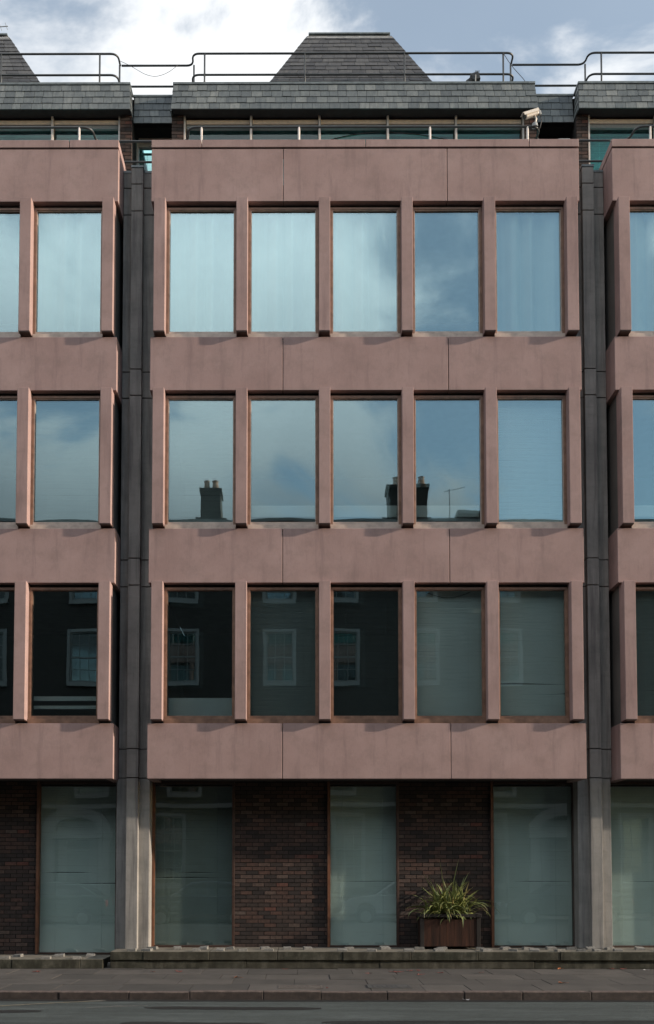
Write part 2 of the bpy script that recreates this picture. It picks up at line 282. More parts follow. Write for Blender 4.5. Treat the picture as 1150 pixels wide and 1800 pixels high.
# ------------------------------------------------------------------ mesh helpers
class MB:
    def __init__(s): s.v = []; s.f = []; s.uv = None
    def box(s, x0, x1, y0, y1, z0, z1):
        b = len(s.v)
        s.v += [(x0, y0, z0), (x1, y0, z0), (x1, y1, z0), (x0, y1, z0), (x0, y0, z1), (x1, y0, z1), (x1, y1, z1), (x0, y1, z1)]
        s.f += [(b, b+3, b+2, b+1), (b+4, b+5, b+6, b+7), (b, b+1, b+5, b+4), (b+1, b+2, b+6, b+5), (b+2, b+3, b+7, b+6), (b+3, b, b+4, b+7)]
        return s
    def hexa(s, p):      # 8 points, same order as box
        b = len(s.v); s.v += [tuple(q) for q in p]
        s.f += [(b, b+3, b+2, b+1), (b+4, b+5, b+6, b+7), (b, b+1, b+5, b+4), (b+1, b+2, b+6, b+5), (b+2, b+3, b+7, b+6), (b+3, b, b+4, b+7)]
        return s
    def prism(s, poly, z0, z1):   # poly counter-clockwise in xy
        b = len(s.v); k = len(poly)
        s.v += [(x, y, z0) for x, y in poly] + [(x, y, z1) for x, y in poly]
        s.f += [tuple(b + i for i in reversed(range(k))), tuple(b + k + i for i in range(k))]
        s.f += [(b + i, b + (i + 1) % k, b + k + (i + 1) % k, b + k + i) for i in range(k)]
        return s
    def prism_y(s, poly, y0, y1):  # poly in xz
        b = len(s.v); k = len(poly)
        s.v += [(x, y0, z) for x, z in poly] + [(x, y1, z) for x, z in poly]
        s.f += [tuple(b + i for i in range(k)), tuple(b + k + i for i in reversed(range(k)))]
        s.f += [(b + i, b + k + i, b + k + (i + 1) % k, b + (i + 1) % k) for i in range(k)]
        return s
    def tube(s, pts, r, n=8, caps=True):
        pts = [Vector(p) for p in pts]; b = len(s.v); nrm = None; m = len(pts)
        rs = r if isinstance(r, (list, tuple)) else [r] * m
        for i, p in enumerate(pts):
            t = (pts[min(i+1, m-1)] - pts[max(i-1, 0)]).normalized()
            if nrm is None:
                a = Vector((0, 0, 1)) if abs(t.z) < 0.9 else Vector((1, 0, 0)); nrm = (a - t * a.dot(t)).normalized()
            else: nrm = (nrm - t * nrm.dot(t)).normalized()
            bi = t.cross(nrm)
            for k in range(n):
                a = 2 * PI * k / n; q = p + (nrm * math.cos(a) + bi * math.sin(a)) * rs[i]; s.v.append(tuple(q))
        for i in range(m - 1):
            for k in range(n):
                k2 = (k + 1) % n; s.f.append((b + i*n + k, b + i*n + k2, b + (i+1)*n + k2, b + (i+1)*n + k))
        if caps: s.f += [tuple(b + k for k in reversed(range(n))), tuple(b + (m-1)*n + k for k in range(n))]
        return s
    def quad(s, a, b_, c, d):
        b = len(s.v); s.v += [a, b_, c, d]; s.f.append((b, b+1, b+2, b+3)); return s
    def mesh(s, name):
        me = bpy.data.meshes.new(name); me.from_pydata(s.v, [], s.f); me.update(); return me
    def build(s, name, mat, parent=None, bevel=0.0, smooth=False, loc=None):
        me = s.mesh(name); me.materials.append(M[mat] if isinstance(mat, str) else mat)
        if smooth:
            for p in me.polygons: p.use_smooth = True
        return link(name, me, parent, bevel, loc)
def link(name, me, parent=None, bevel=0.0, loc=None):
    o = bpy.data.objects.new(name, me); COL.objects.link(o)
    if parent is not None: o.parent = parent
    if loc is not None: o.location = loc
    if bevel:
        b = o.modifiers.new('bevel', 'BEVEL'); b.width = bevel; b.segments = 2; b.limit_method = 'ANGLE'; b.angle_limit = math.radians(40)
    return o
def thing(name, label, cat, loc=(0, 0, 0), rz=0, group=None):
    o = bpy.data.objects.new(name, None); COL.objects.link(o); o.location = loc; o.rotation_euler = (0, 0, rz); o.empty_display_size = 0.2
    return tag(o, label, cat, group)
def tag(o, label, cat, group=None):
    o['label'] = label; o['category'] = cat
    if group: o['group'] = group
    return o
def struct(o): o['kind'] = 'structure'; return o
def rounded(pts, rad, seg=6):
    out = []; P = [Vector(p) for p in pts]
    for i, p in enumerate(P):
        if i in (0, len(P)-1): out.append(p); continue
        a = (P[i-1] - p); c = (P[i+1] - p); r = min(rad, a.length * 0.49, c.length * 0.49)
        p0 = p + a.normalized() * r; p1 = p + c.normalized() * r
        for k in range(seg + 1):
            t = k / seg; out.append(p0 * (1-t)**2 + p * 2*t*(1-t) + p1 * t*t)
    return out

# ------------------------------------------------------------------ ground, road, pavements
KY = -3.60   # kerb line of this side
OY = -16.6   # kerb line of the far side
g = MB(); g.quad((-600, -600, -0.16), (600, -600, -0.16), (600, 600, -0.16), (-600, 600, -0.16)); struct(g.build('ground', 'ground'))
def grid_sheet(x0, x1, y0, y1, z, nx, ny, amp=0.0, seed=0):
    rr = random.Random(seed); m = MB()
    for j in range(ny + 1):
        for i in range(nx + 1): m.v.append((x0 + (x1-x0)*i/nx, y0 + (y1-y0)*j/ny, z + rr.uniform(-amp, amp)))
    for j in range(ny):
        for i in range(nx): a = j*(nx+1)+i; m.f.append((a, a+1, a+nx+2, a+nx+1))
    return m
struct(grid_sheet(-120, 120, OY, KY, -0.11, 2, 1).build('road', 'asphalt'))
def pavement(name, y0, y1, x0=-30, x1=32, seed=3):
    rr = random.Random(seed); m = MB(); y = y1
    m.box(x0, x1, y0, y1, -0.15, -0.02)
    rows = []
    while y > y0 + 0.2:
        d = rr.choice((0.6, 0.66, 0.75, 0.82)); d = min(d, y - y0)
        if y - d - y0 < 0.35: d = y - y0
        x = x0 + rr.uniform(-0.5, 0.5)
        while x < x1:
            w = rr.uniform(0.62, 1.15); t = rr.uniform(-0.004, 0.004)
            m.box(x + 0.0035, min(x + w, x1 + 1) - 0.0035, y - d + 0.0035, y - 0.0035, -0.0195, t)
            x += w
        y -= d
    return m.build(name, 'paving', None, 0.003)
struct(pavement('pavement', KY + 0.17, 0.95))
struct(pavement('far_pavement', -20.4, OY - 0.17, seed=8))
def kerb(name, y0, y1, seed):
    rr = random.Random(seed); m = MB(); x = -30
    while x < 32:
        w = rr.uniform(0.8, 1.15); dz = rr.uniform(-0.006, 0.006); dy = rr.uniform(-0.006, 0.006)
        m.box(x + 0.002, x + w - 0.002, y0 + dy, y1 - 0.003, -0.15, 0.004 + dz); x += w
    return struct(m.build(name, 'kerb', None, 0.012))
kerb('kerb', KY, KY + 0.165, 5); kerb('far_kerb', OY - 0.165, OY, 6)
def ribbon(name, pts, w, z, mat, seed=1):
    rr = random.Random(seed); m = MB(); P = [Vector((x, y, z)) for x, y in pts]; Q = []
    for i in range(len(P) - 1):
        k = max(2, int((P[i+1] - P[i]).length / 0.12))
        for j in range(k): Q.append(P[i].lerp(P[i+1], j / k))
    Q.append(P[-1]); n = len(Q)
    for i, q in enumerate(Q):
        t = (Q[min(i+1, n-1)] - Q[max(i-1, 0)]).normalized(); s = Vector((-t.y, t.x, 0)); e = min(1.0, 0.35 + min(i, n-1-i) * 0.35)
        a = w/2 * e + rr.uniform(-0.012, 0.012); c = w/2 * e + rr.uniform(-0.012, 0.012)
        m.v += [tuple(q + s * a), tuple(q - s * c)]
    for i in range(n - 1): m.f.append((2*i, 2*i+1, 2*i+3, 2*i+2))
    return struct(m.build(name, mat))
ribbon('road_marking', [(-9, -4.75), (-3.2, -4.45), (-1.30, -4.27), (-0.75, -4.0), (-0.2, -3.78), (0.0, -3.72)], 0.075, -0.106, 'yellow_paint', 2)
ribbon('road_marking', [(-0.25, -3.70), (0.02, -3.69)], 0.06, -0.105, 'white_paint', 3)
ribbon('road_marking', [(-0.12, -4.45), (0.25, -4.30), (0.68, -4.24)], 0.055, -0.105, 'white_paint', 9)
ribbon('road_patch', [(0.66, -4.42), (1.4, -4.46), (2.2, -4.50), (3.02, -4.50)], 0.26, -0.1065, 'tar', 4)
ribbon('road_patch', [(-3.2, -4.84), (-1.9, -4.86), (-0.62, -4.76)], 0.25, -0.1065, 'tar', 5)
ribbon('road_patch', [(0.6, -5.80), (1.7, -5.92), (2.4, -5.9)], 0.30, -0.1065, 'tar', 6)
ribbon('road_patch', [(3.0, -5.72), (4.6, -5.68), (7.4, -5.66), (12, -5.7)], 0.22, -0.1065, 'tar', 7)
ribbon('gutter', [(-12, KY - 0.10), (0, KY - 0.09), (14, KY - 0.10)], 0.17, -0.1065, 'tar', 8)
def cover(label, x0, x1, y0, y1, mat):
    t = thing('inspection_cover', label, 'manhole cover', ((x0+x1)/2, (y0+y1)/2, 0))
    w, d = (x1-x0)/2, (y1-y0)/2
    m = MB(); m.box(-w, w, -d, -d+0.03, 0, 0.007).box(-w, w, d-0.03, d, 0, 0.007).box(-w, -w+0.03, -d+0.03, d-0.03, 0, 0.007).box(w-0.03, w, -d+0.03, d-0.03, 0, 0.007); m.build('frame', mat, t)
    m = MB().box(-w+0.033, w-0.033, -d+0.033, d-0.033, 0, 0.0055)
    k = int((2*w - 0.16) / 0.07)
    for i in range(k): m.box(-w+0.08+i*0.07, -w+0.12+i*0.07, -d+0.08, d-0.08, 0.0056, 0.0085)
    m.build('plate', mat, t); return t
cover('pale worn inspection cover in the pavement beside the kerb', 2.42, 3.07, -3.18, -2.78, 'cast_iron')
cover('dark rectangular inspection cover in the pavement, right of the pale one', 3.74, 4.38, -3.10, -2.68, 'dark_cover')

# ------------------------------------------------------------------ low stone walls in front of the ground floor
def block_bm(rr, x, y, z, w=0.17, d=0.14, h=0.045):
    a = rr.uniform(-0.22, 0.22); c, s = math.cos(a), math.sin(a); tl = rr.uniform(-0.008, 0.008); t2 = rr.uniform(-0.010, 0.014)
    w *= rr.uniform(0.85, 1.12); d *= rr.uniform(0.85, 1.1)
    P = []
    for zz in (0, 1):
        for (u, v) in ((-1, -1), (1, -1), (1, 1), (-1, 1)):
            px, py = u*w/2*(0.93 if zz else 1), v*d/2*(0.93 if zz else 1)
            P.append((x + px*c - py*s, y + px*s + py*c, z + (h + tl*u + t2*v if zz else -0.002)))
    return MB().hexa(P)
def stone_wall(label, x0, x1, top, courses, joints, seed, back, front, ends=0.9):
    rr = random.Random(seed)
    t = thing('low_stone_wall', label, 'wall', ((x0+x1)/2, 0.3, 0)); ox, oy = (x0+x1)/2, 0.3
    z0 = 0.0
    for ci, (zt, inset) in enumerate(courses):
        xs = [x0] + joints[ci] + [x1]; m = MB()
        for a, b in zip(xs[:-1], xs[1:]):
            dy = rr.uniform(-0.006, 0.006)
            m.box(a + 0.003 - ox, b - 0.003 - ox, -0.19 + inset + dy - oy, ends - oy, z0, zt - 0.004 + rr.uniform(-0.003, 0.002))
        m.build('coping_course' if ci == len(courses) - 1 else 'base_course', 'stone', t, 0.007)
        z0 = zt
    for x in back:
        block_bm(rr, x - ox, 0.33 + rr.uniform(-0.04, 0.04) - oy, top - 0.004).build('stone_block', 'stone_block', t, 0.004)
    for x in front:
        block_bm(rr, x - ox, -0.06 + rr.uniform(-0.03, 0.03) - oy, top - 0.004, h=0.04).build('stone_block', 'stone_block', t, 0.004)
    return t
bk = [0.066, 0.519, 0.992, 1.476, 2.103, 2.504, 2.874, 3.614, 4.271, 4.887, 5.288, 5.976, 6.438, 6.838, 7.269, 7.618, 7.966, 8.305, 8.848, 9.35, 9.9, 10.5, 11.1]
ft = [-0.232, 0.03, 0.903, 1.325, 1.726, 2.188, 3.483, 4.004, 4.656, 5.188, 6.02, 6.50, 6.872, 7.313, 7.70, 7.974, 8.354, 9.1, 9.7, 10.2]
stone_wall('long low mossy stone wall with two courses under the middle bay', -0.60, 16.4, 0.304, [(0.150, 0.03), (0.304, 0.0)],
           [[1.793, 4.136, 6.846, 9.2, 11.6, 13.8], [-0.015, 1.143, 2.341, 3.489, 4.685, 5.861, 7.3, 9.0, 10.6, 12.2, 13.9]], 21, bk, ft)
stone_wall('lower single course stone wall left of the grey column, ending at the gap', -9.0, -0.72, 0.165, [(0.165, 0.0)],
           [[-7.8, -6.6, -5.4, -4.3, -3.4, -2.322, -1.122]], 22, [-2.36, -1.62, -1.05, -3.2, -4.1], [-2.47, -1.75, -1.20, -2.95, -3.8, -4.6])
tag(MB().box(-0.675, -0.625, -0.02, 0.08, 0, 0.09).box(-0.624, -0.612, -0.02, 0.08, 0, 0.085).build('concrete_block', 'stone_block', None, 0.004),
    'small pale block on the pavement in the gap between the two low walls', 'block')

# ------------------------------------------------------------------ the office building
OB = thing('office_building', 'pink concrete office block with grey columns, large windows and a slate attic', 'building')
LV = [(3.36, 4.354), (6.905, 7.897), (10.45, 11.443), (13.994, 14.985)]
FIN_P, FW = 0.12, 0.205
fin_x = [0.17 + 1.503 * i for i in range(6)]
def slats(w, h, pitch, depth, tilt, gaps=(), sag=0.0, seed=0):
    rr = random.Random(seed); m = MB(); z = h; c, s = math.cos(tilt), math.sin(tilt)
    k = 0
    while z > 0.01:
        off = 0.0
        for (gz, ga, gx, gw) in gaps:
            pass
        n = 4; b = len(m.v)
        for i in range(n + 1):
            x = -w/2 + w*i/n
            sg = rr.uniform(-0.0015, 0.0015)
            for (gz, ga, gx, gw) in gaps:
                dd = z - gz
                if 0 <= dd < 0.10: sg += ga * math.exp(-((x - gx) / gw)**2) * (1 - dd / 0.10)
            m.v += [(x, -depth/2*c, z + depth/2*s*-1 + sg), (x, depth/2*c, z + depth/2*s + sg)]
        for i in range(n): a = b + 2*i; m.f.append((a, a+2, a+3, a+1))
        z -= pitch
    # ladder tapes
    for x in (-w*0.3, w*0.3): m.box(x-0.003, x+0.003, -depth*0.6, -depth*0.55, 0, h)
    m.box(-w/2, w/2, -depth*0.7, depth*0.7, h, h+0.03)
    return m
_sl = {}
def blind_mesh(key, w, h, tilt, gaps, mat):
    kk = (key, mat)
    if kk not in _sl:
        me = slats(w, h, 0.0225, 0.026, tilt, gaps, seed=len(_sl)).mesh('blind'); me.materials.append(M[mat]); _sl[kk] = me
    return _sl[kk]
def curtain_mesh(seed, w, h):
    rr = random.Random(seed); m = MB(); n = 64; ph = rr.uniform(0, 6)
    for j in (0, 1):
        for i in range(n + 1):
            x = -w/2 + w*i/n
            y = 0.075*math.sin(x*15 + ph + 1.3*math.sin(x*6)) + 0.007*math.sin(x*47 + ph*2)
            m.v.append((x, y * (1 if j else 1.25), 0 if j == 0 else h))
    for i in range(n): m.f.append((i, i+1, n+1+i+1, n+1+i))
    return m
def pane_mesh(w, h, bulge, seed):
    rr = random.Random(seed); m = MB(); nx, nz = 8, 12
    for j in range(nz + 1):
        for i in range(nx + 1):
            u, v = i/nx, j/nz
            m.v.append((-w/2 + w*u, -bulge*math.sin(PI*u)*math.sin(PI*v), h*v))
    for j in range(nz):
        for i in range(nx): a = j*(nx+1)+i; m.f.append((a, a+1, a+nx+2, a+nx+1))
    return m
_pm = {}
def pane(parent, w, h, loc, mat, bulge, tx, tz):
    k = (round(w, 3), round(h, 3), bulge, mat)
    if k not in _pm:
        me = pane_mesh(w, h, bulge, 1).mesh('glass_pane'); me.materials.append(M[mat])
        for p in me.polygons: p.use_smooth = True
        _pm[k] = me
    o = link('glass_pane', _pm[k], parent, 0, loc); o.rotation_euler = (tx, 0, tz); return o
wr = random.Random(77)
# what hangs behind each window: rows bottom to top, windows left to right
FILL = {0: {0: ['mid', 'dark', 'mid', 'open', 'opendesk'], 1: ['openblock', 'mid', 'dark', 'pale', 'palegap'], 2: ['midgap', 'pale', 'mid', 'dark', 'pale']},
        1: {0: ['mid', 'open', 'mid', 'open', 'mid'], 1: ['mid', 'ledge', 'ledge', 'ledge', 'pale'], 2: ['ledge', 'mid', 'open', 'mid', 'pale']},
        2: {0: ['curtain', 'open', 'curtain', 'open', 'curtain'], 1: ['curtain', 'curtain', 'curtain', 'open', 'curtain'], 2: ['curtain', 'open', 'open', 'curtain', 'curtain']}}
TILT = {1: {0: [(0, 0)] * 5, 1: [(0, 0), (0.0, 0.0), (0.0, 0.001), (0.0, 0.0012), (0.0006, 0.001)], 2: [(0, 0)] * 5}}
def upper_window(x, z0, z1, row, bay, k):
    w = 1.503 - FW - 0.004; h = z1 - z0 - 0.012
    fr = thing_part = None
    m = MB(); fw, ft_, fb = 0.05, 0.10, 0.135
    m.box(-w/2, -w/2+fw, 0, 0.09, 0, h-0.055).box(w/2-fw, w/2, 0, 0.09, 0, h-0.055).box(-w/2+fw, w/2-fw, 0, 0.09, h-ft_, h-0.055)
    fr = m.build('window', 'bronze', OB, 0.003, loc=(x, 0.085, z0 + 0.006))
    MB().box(-w/2, w/2, 0.05, 0.12, h-0.0545, h).build('head_shade', 'black', fr)  # black strip painted in for the shade of the head recess
    s = MB().box(-w/2+fw, w/2-fw, 0, 0.09, 0.0, fb).box(-w/2+0.004, w/2-0.004, -0.03, -0.001, 0.0, 0.085)
    s.build('sill', 'bronze' if row == 0 else 'pale_frame', fr, 0.003)
    bd = MB(); g0, g1 = -w/2+fw, w/2-fw
    bd.box(g0, g0+0.012, 0.015, 0.045, fb, h-ft_).box(g1-0.012, g1, 0.015, 0.045, fb, h-ft_).box(g0+0.012, g1-0.012, 0.015, 0.045, fb, fb+0.012).box(g0+0.012, g1-0.012, 0.015, 0.045, h-ft_-0.012, h-ft_)
    bd.build('bead', 'pale_frame' if row else 'bronze', fr)
    gw, gh = w - 2*fw - 0.01, h - ft_ - fb - 0.01
    pane(fr, gw, gh, (0, 0.05, fb + 0.005), 'glass', 0.0009, wr.gauss(0, 0.0010), wr.gauss(0, 0.0018))
    pane(fr, gw, gh, (0, 0.075, fb + 0.005), 'glass_inner', 0.0012, wr.gauss(0, 0.0014), wr.choice((-1, 1)) * wr.uniform(0.0025, 0.0050))
    f = FILL[row][bay][k]
    loc = (0, 0.17, fb + 0.01)
    if f in ('mid', 'midgap'): link('blind', blind_mesh(f, gw+0.04, gh, 1.05, ((0.48, 0.03, 0.1, 0.3),) if f == 'midgap' else ((0.55, 0.012, 0.1, 0.3),), 'blind_mid'), fr, 0, loc)
    elif f == 'dark': link('blind', blind_mesh(f, gw+0.04, gh, 0.7, (), 'blind_dark'), fr, 0, loc)
    elif f == 'pale': link('blind', blind_mesh(f, gw+0.04, gh, 1.2, (), 'blind_pale'), fr, 0, loc)
    elif f == 'palegap': link('blind', blind_mesh(f, gw+0.04, gh, 1.2, ((0.60, 0.035, -0.3, 0.5), (0.42, 0.02, 0.6, 0.25)), 'blind_pale'), fr, 0, loc)
    elif f == 'curtain': curtain_mesh(k*7 + bay, gw+0.08, gh + 0.13).build('curtain', 'curtain', fr, smooth=True, loc=(0, 0.22, fb - 0.02))
    if (row, bay, k) == (0, 1, 3): MB().tube([(-gw*0.34 + gw*0.68*i/14, 0.14, fb + gh - 0.10*math.sin(PI*i/14)) for i in range(15)], 0.006, 6).build('cord', 'cable', fr, smooth=True)
    if f == 'opendesk': MB().box(-gw/2, gw/2, 0.2, 0.24, 0.30, 0.36).box(-gw/2, gw/2, 0.2, 0.24, 0.45, 0.53).build('pelmet_rail', 'white_board', fr)
    if f == 'openblock': MB().box(-gw/2, gw/2, 0.2, 0.6, 0.14, 0.50).build('cabinet', 'white_board', fr, 0.01)
    if f == 'ledge': MB().box(-gw/2, gw/2, 0.2, 0.45, 0.30, 0.52).build('cabinet', 'white_board', fr, 0.01)
    return fr
def brick_wall(x0, x1, z0, z1, y, parent, name='brick_wall', depth=0.1, seed=0, side=True):
    rr = random.Random(seed)
    m = MB(); r = 0; z = z0; bw, bh, j = 0.211, 0.062, 0.013
    while z < z1 - 0.01:
        zt = min(z + bh, z1); x = x0 - (0 if r % 2 == 0 else (bw + j) / 2)
        if r % 6 == 5: pass
        while x < x1 - 0.005:
            a = max(x, x0); b = min(x + bw, x1)
            if b - a > 0.02:
                dy = rr.uniform(-0.003, 0.003); m.box(a, b, y + dy, y + 0.05, z, zt)
            x += bw + j
        z += bh + j; r += 1
    w = m.build(name, 'brick', parent)
    MB().box(x0 + 0.003, x1 - 0.003, y + 0.007, y + depth, z0, z1).build('mortar', 'mortar', w)
    return w
def tiles(x0, x1, za, zb, ya, yb, rows, tw, seed, xin=0.0, xin1=None):
    """slates hung on a plane from (ya, za) bottom to (yb, zb) top; xin narrows the top on each side"""
    rr = random.Random(seed); m = MB(); xin1 = xin if xin1 is None else xin1
    for r in range(rows):
        t0, t1 = r/rows, (r+1)/rows
        z0_, z1_ = za + (zb-za)*t0, za + (zb-za)*t1; y0_, y1_ = ya + (yb-ya)*t0, ya + (yb-ya)*t1
        l0, l1 = x0 + xin*t0, x0 + xin*t1; r0, r1 = x1 - xin1*t0, x1 - xin1*t1
        thk = 0.7; cuts = [0.0]
        x = (0.5 if r % 2 else 1.0) * tw * rr.uniform(0.85, 1.1)
        while x < (r0 - l0) - tw*0.35: cuts.append(x / (r0 - l0)); x += tw * rr.uniform(0.82, 1.18)
        cuts.append(1.0)
        for a, b in zip(cuts[:-1], cuts[1:]):
            g_ = 0.0035 / (r0 - l0); th = (0.012 + rr.uniform(0, 0.006)) * thk - (0.005 if rows > 6 else 0.003); dz = rr.uniform(-0.006, 0.006) if 0 < r else 0
            A, B = a + g_, b - g_
            X0, X1, U0, U1 = l0 + (r0-l0)*A, l0 + (r0-l0)*B, l1 + (r1-l1)*A, l1 + (r1-l1)*B
            m.hexa([(X0, y0_-th-0.008, z0_+dz), (X1, y0_-th-0.008, z0_+dz), (X1, y0_+0.01, z0_+dz), (X0, y0_+0.01, z0_+dz),
                    (U0, y1_-0.004, z1_), (U1, y1_-0.004, z1_), (U1, y1_+0.01, z1_), (U0, y1_+0.01, z1_)])
    return m
def xform(m, f): m.v = [f(*p) for p in m.v]; return m

def bay(bi):
    X = PITCH * (bi - 1)
    # spandrel panels, three per storey; the end ones return along the sides
    for li, (z0, z1) in enumerate(LV):
        c = [(X, X + 2.42), (X + 2.42, X + 5.432), (X + 5.432, X + W)]
        g_ = 0.006; t = 0.15
        MB().prism([(c[0][0], 0), (c[0][1]-g_, 0), (c[0][1]-g_, t), (c[0][0]+t, t), (c[0][0]+t, 0.80), (c[0][0], 0.80)], z0, z1).build('spandrel_panel', 'pink', OB, 0.006)
        MB().box(c[1][0]+g_, c[1][1]-g_, 0, t, z0, z1).build('spandrel_panel', 'pink', OB, 0.006)
        MB().prism([(c[2][0]+g_, 0), (c[2][1], 0), (c[2][1], 0.80), (c[2][1]-t, 0.80), (c[2][1]-t, t), (c[2][0]+g_, t)], z0, z1).build('spandrel_panel', 'pink', OB, 0.006)
    # coping stones
    cx = [X, X + 0.92, X + 3.935, X + 6.94, X + W]; t = 0.30
    for i in range(4):
        a, b = cx[i], cx[i+1]; a_ = a + (0.006 if i else -0.003); b_ = b - (0.006 if i < 3 else -0.003)
        if i == 0: mm = MB().prism([(a_, -0.012), (b_, -0.012), (b_, t), (a_+t, t), (a_+t, 0.85), (a_, 0.85)], 15.012, 15.155)
        elif i == 3: mm = MB().prism([(a_, -0.012), (b_, -0.012), (b_, 0.85), (b_-t, 0.85), (b_-t, t), (a_, t)], 15.012, 15.155)
        else: mm = MB().box(a_, b_, -0.012, t, 15.012, 15.155)
        mm.build('coping_stone', 'pink', OB, 0.006)
    MB().box(X+0.03, X+W-0.03, 0.03, 0.27, 14.985, 15.012).box(X+0.03, X+0.2, 0.27, 0.8, 14.985, 15.012).box(X+W-0.2, X+W-0.03, 0.27, 0.8, 14.985, 15.012).build('coping_groove', 'black', OB)
    # floor slabs and core
    s = MB()
    for z0, z1 in LV[:3]: s.box(X+0.16, X+W-0.16, 0.151, 5.0, z0+0.03, z1-0.03)
    s.box(X+0.16, X+W-0.16, 0.151, 5.0, 14.02, 14.40)
    s.build('floor_slab', 'soffit', OB)
    MB().box(X+0.17, X+W-0.17, 0.31, 2.43, 14.404, 14.43).build('terrace_bounce_deck', 'pale_lead', OB)  # unseen pale layer added to bounce sunlight up to the attic transoms
    s = MB()
    for a, b in ((0, 1), (1, 2), (2, 3)):
        zz0, zz1 = LV[a][1]-0.02, LV[b][0]+0.02
        s.box(X+0.075, X+0.16, 0.16, 5.0, zz0, zz1).box(X+W-0.16, X+W-0.075, 0.16, 5.0, zz0, zz1).box(X+0.16, X+W-0.16, 4.2, 4.3, zz0, zz1)
        s.box(X+0.16, X+W-0.16, 0.26, 0.32, zz0, zz0+0.13)
    s.build('interior_wall', 'inner', OB)
    # fins and windows
    for row in range(3):
        z0, z1 = LV[row][1], LV[row+1][0]
        for k, fx in enumerate(fin_x):
            x = X + fx; b0, b1 = x - FW/2, x + FW/2
            # foot is cut back to the face line with a small chamfer, head runs up to the panel foot
            MB().hexa([(b0, -FIN_P, z0+0.055), (b1, -FIN_P, z0+0.055), (b1, 0.17, z0+0.050), (b0, 0.17, z0+0.050), (b0, -FIN_P, z1+0.0), (b1, -FIN_P, z1+0.0), (b1, 0.17, z1-0.002), (b0, 0.17, z1-0.002)]).build('fin', 'pink', OB, 0.006)
            MB().box(b0+0.008, b1-0.008, -FIN_P+0.008, 0.08, z0+0.040, z0+0.049).build('underside_shade', 'brown_frame', OB)  # dark plate added to paint the shade on the fin underside
        for k in range(5):
            upper_window(X + fin_x[k] + 0.7515, z0, z1, row, bi, k)
        # dark returns outside the end fins
    # ground floor: brick piers and full height windows
    wz0 = 0.165 if bi == 0 else 0.30
    for q, (a, b) in enumerate(((1.515, 3.245), (4.575, 6.285))): brick_wall(X+a, X+b, wz0, 3.39, 0.85, OB, seed=bi*5+q)
    for q, (a, b, fl, frm) in enumerate(((-0.03, 1.515, 'sunlit_frame', 'brown_frame'), (3.245, 4.575, 'brown_frame', 'brown_frame'), (6.285, 7.86, 'sunlit_frame', 'brown_frame'))):
        if bi == 0 and q == 2: b = 7.80
        w = b - a; f = 0.045; h = 3.385 - wz0
        fr = MB().box(-w/2, -w/2+f, 0, 0.10, 0, h).box(w/2-f, w/2, 0, 0.10, 0, h).box(-w/2+f, w/2-f, 0, 0.10, h-0.05, h).box(-w/2+f, w/2-f, 0, 0.10, 0, 0.035).build('window', 'brown_frame', OB, 0.004, loc=(X+(a+b)/2, 0.83, wz0))
        MB().box(-w/2+0.002, -w/2+f, -0.025, -0.001, 0, h).box(-w/2+f+0.001, -w/2+f+0.012, 0.0, 0.05, 0.036, h-0.05).build('jamb', 'sunlit_frame', fr)  # left jamb carries the sunlit tone, same frame as the rest
        pane(fr, w-2*f, h-0.09, (0, 0.06, 0.035), 'glass_ground', 0.0012, wr.gauss(0, 0.0007), wr.gauss(0, 0.0012))
        dk = (bi == 1 and q == 0)
        gaps = (((1.35, 0.03, 0.1, 0.28), (1.27, 0.022, -0.2, 0.5)) if bi == 1 and q == 0 else ((1.48, 0.03, -0.2, 0.3), (1.29, 0.022, 0.6, 0.6)) if bi == 0 and q == 2 else ((1.2, 0.012, 0.2, 0.4),))
        link('blind', blind_mesh(('g', bi == 1 and q == 0, bi == 0 and q == 2, round(w, 2)), w-2*f+0.02, h-0.10, 1.1, gaps, 'blind_mid' if dk else 'blind_pale'), fr, 0, (0, 0.17, 0.02))
    MB().box(X+0.0, X+W, 3.9, 4.0, 0.1, 3.38).build('interior_wall', 'inner', OB)
    MB().box(X-0.61, X+W+0.0, 0.951, 1.0, 3.30, 3.385).build('head_beam', 'black', OB)
for bi in range(3): bay(bi)

# grey columns in the recesses
def column(k, base):
    X = PITCH * k
    zs = [base, 3.413, 3.948, 6.977, 7.479, 10.55, 11.05, 14.083, 14.604, 14.925]
    m = MB()
    for i, (a, b) in enumerate(zip(zs[:-1], zs[1:])):
        l, r = (-0.635, -0.028) if i == 0 else (-0.603, -0.006)
        d = 0.0
        poly = [(X+l, 0.52+d), (X-0.437, 0.52+d), (X-0.437, 0.40), (X-0.222, 0.40), (X-0.222, 0.52+d), (X+r, 0.52+d), (X+r, 1.15), (X+l, 1.15)]
        m.prism(poly, a + 0.009, b - 0.009)
    m.box(X-0.59, X-0.02, 0.55, 1.1, base, 14.9)
    c = m.build('column', 'grey', OB, 0.006)
    MB().box(X-0.445, X-0.214, 0.392, 0.60, 14.925, 14.965).box(X-0.60, X-0.446, 0.512, 0.62, 14.90, 14.94).box(X-0.213, X-0.01, 0.512, 0.62, 14.90, 14.94).build('cap_flashing', 'lead', c)
    MB().box(X-0.58, X-0.03, 1.15, 5.0, base, 14.3).build('recess_wall', 'soffit', OB)
for k in range(4): column(k, 0.0 if k == 0 else 0.30)
